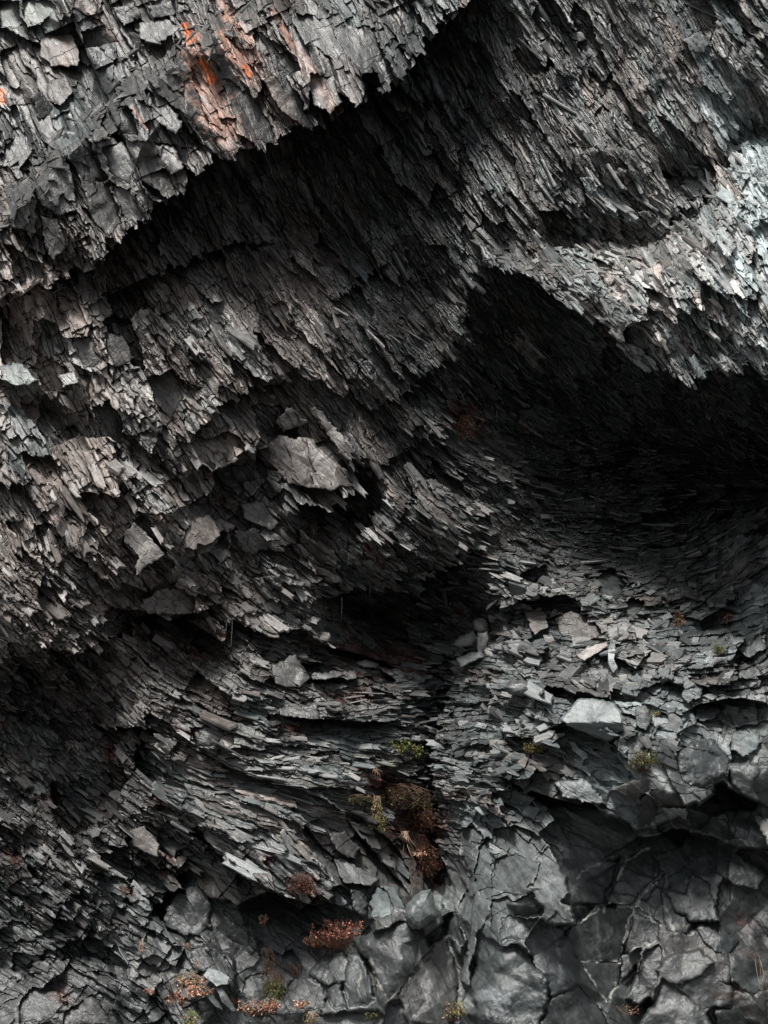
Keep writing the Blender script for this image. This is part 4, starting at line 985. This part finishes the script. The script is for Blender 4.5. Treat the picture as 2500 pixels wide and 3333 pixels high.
def plant(name, label, cat, u, v, wd, ht, n_st, n_lf, stem_c, leaf_c, lf=7, up=1.0, spread=1.0, seed=0, droop=.25, dh=.05, group=None, w0=.9):
    lf *= 1.35; wd *= 1.12; ht *= 1.1; n_lf = int(n_lf * 1.2)
    """stalks that leave one root and curve, with leaves along them. wd, ht in photograph pixels; up=-1 hangs"""
    r = np.random.default_rng(seed + int(u)); h = front(u, v) + dh * .4; base = world(u, v, h); k = sc_at(u, v, h)
    root = bpy.data.objects.new(name, None); COL.objects.link(root); root.location = base.tolist(); root.empty_display_size = .1; tag(root, label, cat, group)
    V, F, C = [], [], []; tips = []
    for i in range(n_st):
        ex = r.uniform(-1, 1) * wd * .5 * spread; ey = up * ht * r.uniform(.45, 1.0); out = r.uniform(.15, .7) * ht * .6
        x0 = r.uniform(-.25, .25) * wd; bend = r.normal(0, .18) * wd
        pts = []
        for j in range(6):
            t = j / 5; pts.append(np.array([x0 + (ex - x0) * t + bend * math.sin(t * 3.1), -(out * math.sin(t * 1.8)), ey * t - droop * ht * t * t]) * k)
        strip(V, F, C, pts, w0 * k * r.uniform(.7, 1.2), stem_c[r.integers(len(stem_c))], r); tips.append(pts)
    tone_mesh('stems', V, F, C, root)
    if n_lf:
        V, F, C = [], [], []
        for i in range(n_lf):
            st = tips[r.integers(len(tips))]; t = r.uniform(.25, 1) ** .7 * 5; j = min(int(t), 4); p = st[j] + (st[j + 1] - st[j]) * (t - j) + r.normal(0, 2.6, 3) * k
            d = r.normal(0, 1, 3); d /= np.linalg.norm(d); e = np.cross(d, r.normal(0, 1, 3)); e /= np.linalg.norm(e)
            L_ = lf * k * r.uniform(.5, 1.15); n0 = len(V); nn = np.cross(d, e) * L_ * .12
            V += [p, p + d * L_ * .45 + e * L_ * .28 + nn, p + d * L_, p + d * L_ * .45 - e * L_ * .28 + nn, p + d * L_ * .5 - nn]
            cc_ = np.array(leaf_c[r.integers(len(leaf_c))]) * r.uniform(.7, 1.25); C += [np.clip(cc_, 0, 1)] * 5
            F += [(n0, n0 + 1, n0 + 4), (n0 + 1, n0 + 2, n0 + 4), (n0 + 2, n0 + 3, n0 + 4), (n0 + 3, n0, n0 + 4)]
        tone_mesh('leaves', V, F, C, root)
    return root
P_ = PAL
def mix(*k): return [c_ for q in k for c_ in P_[q]]
plant('moss_cushion','round dark green moss cushion with a pinkish crown on the right slope','moss',2095,2515,80,85,60,900,P_['twig'],mix('green','green','green','yellow','brown'),5,1,1.0,1,.15,.10)
plant('moss_tuft','small yellow green moss tuft on pale plates left of the bone shaped slab','moss',1738,2455,60,50,36,330,P_['twig'],mix('green','yellow','yellow','brown'),5,1,1.1,2,.3,.10)
plant('dry_shrub','largest dry red shrub with upright russet shoots above the smooth dark slab','shrub',1105,3085,130,110,70,420,mix('red','straw'),mix('red','red','pink'),8,1,1.1,3,.15,.12,w0=1.1)
plant('dry_shrub','pale pink leaved shrub growing against the left of the big russet shrub','shrub',1030,3085,75,55,28,260,P_['red'],mix('pale','pink','pink'),8,1,1.1,4,.2,.14)
plant('dry_grass','tangle of dead pale stalks drooping below the russet shrub','grass',1105,3070,90,70,44,0,P_['straw'],[],0,-1,1.3,5,.1,.14,w0=.8)
plant('leafy_plant','yellow green leafy plant at the top of the brown gully','plant',1310,2455,50,60,18,110,P_['green'],mix('green','green','yellow'),7,1,1.1,6,.1,.10)
plant('leafy_plant','olive plant to the right of the plant topping the gully','plant',1356,2470,36,48,16,130,P_['green'],mix('green','yellow'),7,1,1.1,7,.1,.10)
plant('leafy_plant','low faint green sprig under the two plants at the gully top','plant',1276,2500,44,22,12,70,P_['green'],mix('green','yellow'),6,1,1.1,8,.1,.08)
plant('leafy_plant','pinkish topped green plant hanging at the left of the brown heather','plant',1226,2590,40,66,22,200,mix('twig','straw'),mix('yellow','green','pale'),7,-1,1.0,9,.1,.12)
plant('leafy_plant','bushy yellow green plant below the pinkish topped hanging plant','plant',1222,2645,42,55,22,230,P_['twig'],mix('yellow','yellow','green'),7,-1,1.1,10,.1,.12)
plant('heather','upper patch of dark rust brown heather in the gully','heather',1285,2550,215,75,130,1200,P_['brown'],mix('brown','brown','brown','green'),6,-1,1.1,11,.1,.06)
plant('heather','second patch of dark rust brown heather, right of centre in the gully','heather',1375,2620,130,90,100,1000,P_['brown'],mix('brown','brown','brown','red'),6,-1,1.1,12,.1,.06)
plant('heather','lowest patch of rust brown heather narrowing downwards in the gully','heather',1350,2715,105,120,110,1100,P_['brown'],mix('brown','brown','brown','red'),6,-1,1.1,13,.1,.06)
plant('heather','thin olive fringe of heather left of the gully','heather',1180,2585,100,28,40,240,P_['brown'],mix('brown','green'),6,-1,1.2,14,.1,.05)
plant('heather','small dark rust patch of heather on the folded plates at lower left','heather',985,2845,80,60,50,380,P_['brown'],mix('brown','brown','red'),6,-1,1.0,15,.1,.08)
plant('dry_grass','bundle of long dead straw stalks falling across the brown heather','grass',1318,2705,50,95,16,0,P_['straw'],[],0,-1,1.5,16,.05,.16,w0=1.3)
plant('dry_grass','three short pale dead stalks above the gully heather','grass',1222,2500,26,40,6,8,P_['straw'],P_['pink'],6,-1,1.2,17,.05,.12,w0=1.1)
plant('pink_plant','upper clump of pale pink leaves at the right foot of the gully','plant',1420,2795,40,36,16,120,P_['straw'],mix('pale','pink','pale'),8,1,1.2,18,.1,.12)
plant('pink_plant','lower bright pink clump of leaves at the right foot of the gully','plant',1417,2835,38,34,16,110,P_['straw'],mix('pink','pale'),8,1,1.2,19,.1,.12)
plant('pink_plant','few pale pink leaves on brown heather left of the bright pink clumps','plant',1362,2785,46,14,8,40,P_['straw'],mix('pale','pink'),7,1,1.2,20,.1,.12)
plant('leafy_plant','slender green plant on a dark stalk under the folded plates','plant',1045,2930,34,70,6,60,P_['green'],mix('green','yellow','red'),7,1,1.1,21,.0,.12)
plant('leafy_plant','short whitish green sprig right of the slender green plant','plant',1070,2925,16,46,5,26,P_['green'],mix('yellow','pale'),6,1,1.1,22,.0,.12)
plant('pink_plant','small pink and cream sprig left of the russet shrub, high on grey rubble','plant',858,3015,24,40,9,70,P_['straw'],mix('pink','pale'),7,1,1.1,23,.1,.10)
plant('trailing_plant','long trailing plant with pink leaves over green at lower left of centre','plant',868,3085,62,110,40,420,mix('twig','straw'),mix('pink','pink','green','yellow'),7,-1,1.1,24,.05,.12)
plant('trailing_plant','dense dark green trailing plant under the pink leaved trailer','plant',895,3160,60,100,46,520,P_['twig'],mix('green','green','green','yellow'),6,-1,1.0,25,.05,.12)
plant('pink_plant','pink leaf clump at the lower end of the dark green trailer','plant',885,3250,50,36,18,110,P_['straw'],mix('pink','red'),8,-1,1.1,26,.1,.12)
plant('dry_grass','brown tangled stalks between the green trailer and the russet shrub','grass',960,3140,90,60,50,60,mix('brown','twig'),P_['brown'],6,-1,1.3,27,.1,.08,w0=.8)
plant('pink_plant','broad clump of pale pink leaves hanging left of the smooth blue grey slab','plant',615,3165,90,56,34,260,mix('straw','brown'),mix('pink','pale','yellow'),7,-1,1.2,28,.05,.12)
plant('pink_plant','lower left pink clump hanging from the same rubble as the broad clump','plant',580,3215,44,50,20,100,mix('straw','brown'),mix('pink','red'),7,-1,1.1,29,.05,.12)
plant('pink_plant','bright pink clump below the smooth blue grey slab at lower left','plant',640,3250,60,44,26,200,P_['straw'],mix('pink','pale','pink'),7,1,1.1,30,.1,.12)
plant('leafy_plant','thin green and pink shoots hanging at the bottom edge under the bright pink clump','plant',622,3290,44,60,26,160,P_['green'],mix('green','yellow','pale'),6,-1,1.0,31,.05,.12)
plant('pink_plant','tiny pink tuft at the foot of dark plates, far lower left','plant',486,3240,26,22,8,42,P_['straw'],mix('pink','red'),6,1,1.1,32,.1,.12)
plant('pink_plant','tiny pink tuft just right of the leaning dark slabs','plant',762,3265,26,16,8,40,P_['straw'],mix('pink','red'),6,1,1.1,33,.1,.12)
plant('pink_plant','thin upright pink sprig above the smooth blue grey slab','plant',638,3155,12,26,4,18,P_['straw'],P_['pink'],5,1,1.1,34,.1,.12)
plant('pink_plant','bright pink leaf fan on dark blocks left of the smooth vertical slabs','plant',980,3285,52,28,16,90,P_['straw'],mix('pink','pale'),9,1,1.2,35,.1,.12)
plant('dry_shrub','dry brown shrub with pale flower tips at the bottom edge left of centre','shrub',835,3310,100,56,46,330,mix('straw','brown'),mix('pale','pink','brown'),7,1,1.1,36,.1,.12)
plant('dry_grass','straw coloured grass tuft at the bottom edge right of the pink leaf fan','grass',1012,3292,36,50,30,20,P_['straw'],P_['yellow'],6,-1,1.0,37,.05,.12)
plant('moss_cushion','tall speckled green and cream moss cushion at the foot of the smooth slabs','moss',1480,3325,48,70,44,430,P_['twig'],mix('green','yellow','pale'),6,1,1.1,38,.1,.10)
plant('leafy_plant','sparse little green sprig at the bottom between smooth blocks','plant',1208,3318,44,26,14,50,P_['green'],mix('green','brown'),6,1,1.1,39,.1,.10)
plant('dry_twigs','pale dry stalk hanging with two long stems on dark rock, bottom left','twigs',466,3055,24,50,7,18,P_['straw'],P_['pink'],5,-1,1.1,40,.05,.12)
plant('dry_twigs','dark rooted tuft with one pale stem under the grey triangular face','twigs',606,3070,50,40,26,0,mix('brown','brown','straw'),[],0,-1,1.2,41,.05,.12,w0=.8)
plant('dry_twigs','reddish dry twigs lying at the bottom edge in the right hand crack','twigs',2045,3305,56,40,12,16,P_['straw'],P_['pink'],6,1,1.3,42,.1,.10,w0=1.0)
plant('dry_twigs','dark spiky dead twig fan on the lowest right block','twigs',2362,3255,90,50,24,0,mix('twig','twig','straw'),[],0,1,1.4,43,.1,.10,w0=.8)
plant('dry_twigs','long thin bent pale stalk at the right edge near the bottom','twigs',2462,3110,40,170,4,0,P_['straw'],[],0,-1,1.2,44,.0,.12,w0=1.2)
plant('dry_twigs','brown twig cluster in the dark corner at the right edge','twigs',2450,3120,60,50,20,14,P_['twig'],P_['brown'],6,1,1.2,45,.1,.10,w0=.8)
plant('leafy_plant','small ochre plant in a crack high on the right hand rubble','plant',2202,1990,30,50,14,110,P_['brown'],mix('yellow','brown','pink'),6,-1,1.0,46,.1,.10)
plant('leafy_plant','dull reddish plant hanging near the right edge high on the rubble','plant',2368,1990,34,36,14,70,P_['brown'],mix('brown','red','pale'),6,-1,1.1,47,.1,.10)
plant('moss_tuft','small round green moss tuft near the right edge with pale flecks','moss',2340,2130,36,32,22,200,P_['twig'],mix('green','green','yellow'),5,1,1.1,48,.1,.10)
plant('moss_tuft','tiny green moss tuft right of the pale split block','moss',2132,2335,30,22,12,70,P_['twig'],mix('green','yellow'),5,1,1.1,49,.1,.10)
plant('moss_tuft','narrow rusty tuft clinging to the dark cave wall beside the hanging icicles','moss',1510,1350,70,80,40,260,P_['brown'],P_['brown'],6,-1,1.1,50,.1,.05)
# icicles -----------------------------------------------------------
mi = bpy.data.materials.new('ice'); mi.use_nodes = True; b_ = mi.node_tree.nodes['Principled BSDF']
b_.inputs['Base Color'].default_value = (.30, .33, .34, 1); b_.inputs['Roughness'].default_value = .25; b_.inputs['Transmission Weight'].default_value = .6
nz_ = mi.node_tree.nodes.new('ShaderNodeTexNoise'); nz_.inputs['Scale'].default_value = 40; bp_ = mi.node_tree.nodes.new('ShaderNodeBump'); bp_.inputs['Strength'].default_value = .5
mi.node_tree.links.new(nz_.outputs['Fac'], bp_.inputs['Height']); mi.node_tree.links.new(bp_.outputs['Normal'], b_.inputs['Normal'])
def icicle(u, v, ln, rad, label, seed):
    r = np.random.default_rng(seed); h = max(float(surf(u, v)), float(surf(u, v - 14))) + .0; p0 = world(u, v, h); k = sc_at(u, v, h); V = []; F = []; n = 12
    for i in range(n + 1):
        t = i / n; q = rad * .75 * k * (1 - t) ** .7 * r.uniform(.75, 1.25) + .0006
        for j in range(8): a_ = j * math.pi / 4; V.append((math.cos(a_) * q + math.sin(t * 5) * .004, math.sin(a_) * q, -t * ln * k))
    for i in range(n):
        for j in range(8): F.append((i * 8 + j, i * 8 + (j + 1) % 8, i * 8 + 8 + (j + 1) % 8, i * 8 + 8 + j))
    F.append(tuple(range(8))); F.append(tuple(range(n * 8, n * 8 + 8))[::-1])
    me = bpy.data.meshes.new('icicle'); me.from_pydata(V, [], F); me.materials.append(mi); me.polygons.foreach_set('use_smooth', [True] * len(F))
    o = bpy.data.objects.new('icicle', me); COL.objects.link(o); o.location = p0.tolist(); tag(o, label, 'icicle', 'icicles hanging from the rock')
for i, a_ in enumerate([
 (1204,1908,36,2.2,'short icicle at the lip directly over the black hollow'),
 (1112,1945,78,2.6,'longest icicle, hanging left of the black hollow'),
 (1134,1798,42,1.8,'thin icicle hanging from the folded plates above the black hollow'),
 (1079,1650,22,1.8,'tiny icicle under the broad warm slab'),
 (755,2010,96,3.0,'thick knobbly icicle in the left group below the grey plates'),
 (736,2024,52,2.2,'shorter icicle left of the thick knobbly icicle'),
 (1603,1325,100,1.6,'longest icicle on the dark cave wall'),
 (1616,1335,60,1.3,'icicle right of the longest one on the dark cave wall'),
 (1376,2180,60,2.6,'wet white icicle right of the black hollow floor'),
 (1466,1960,40,1.8,'thin icicle at the right corner of the black hollow'),
 (1305,2615,26,2.0,'small white icicle in the brown heather gully'),
 (1295,2620,18,1.6,'tiniest icicle in the brown heather gully'),
 ]): icicle(*a_, seed=i)
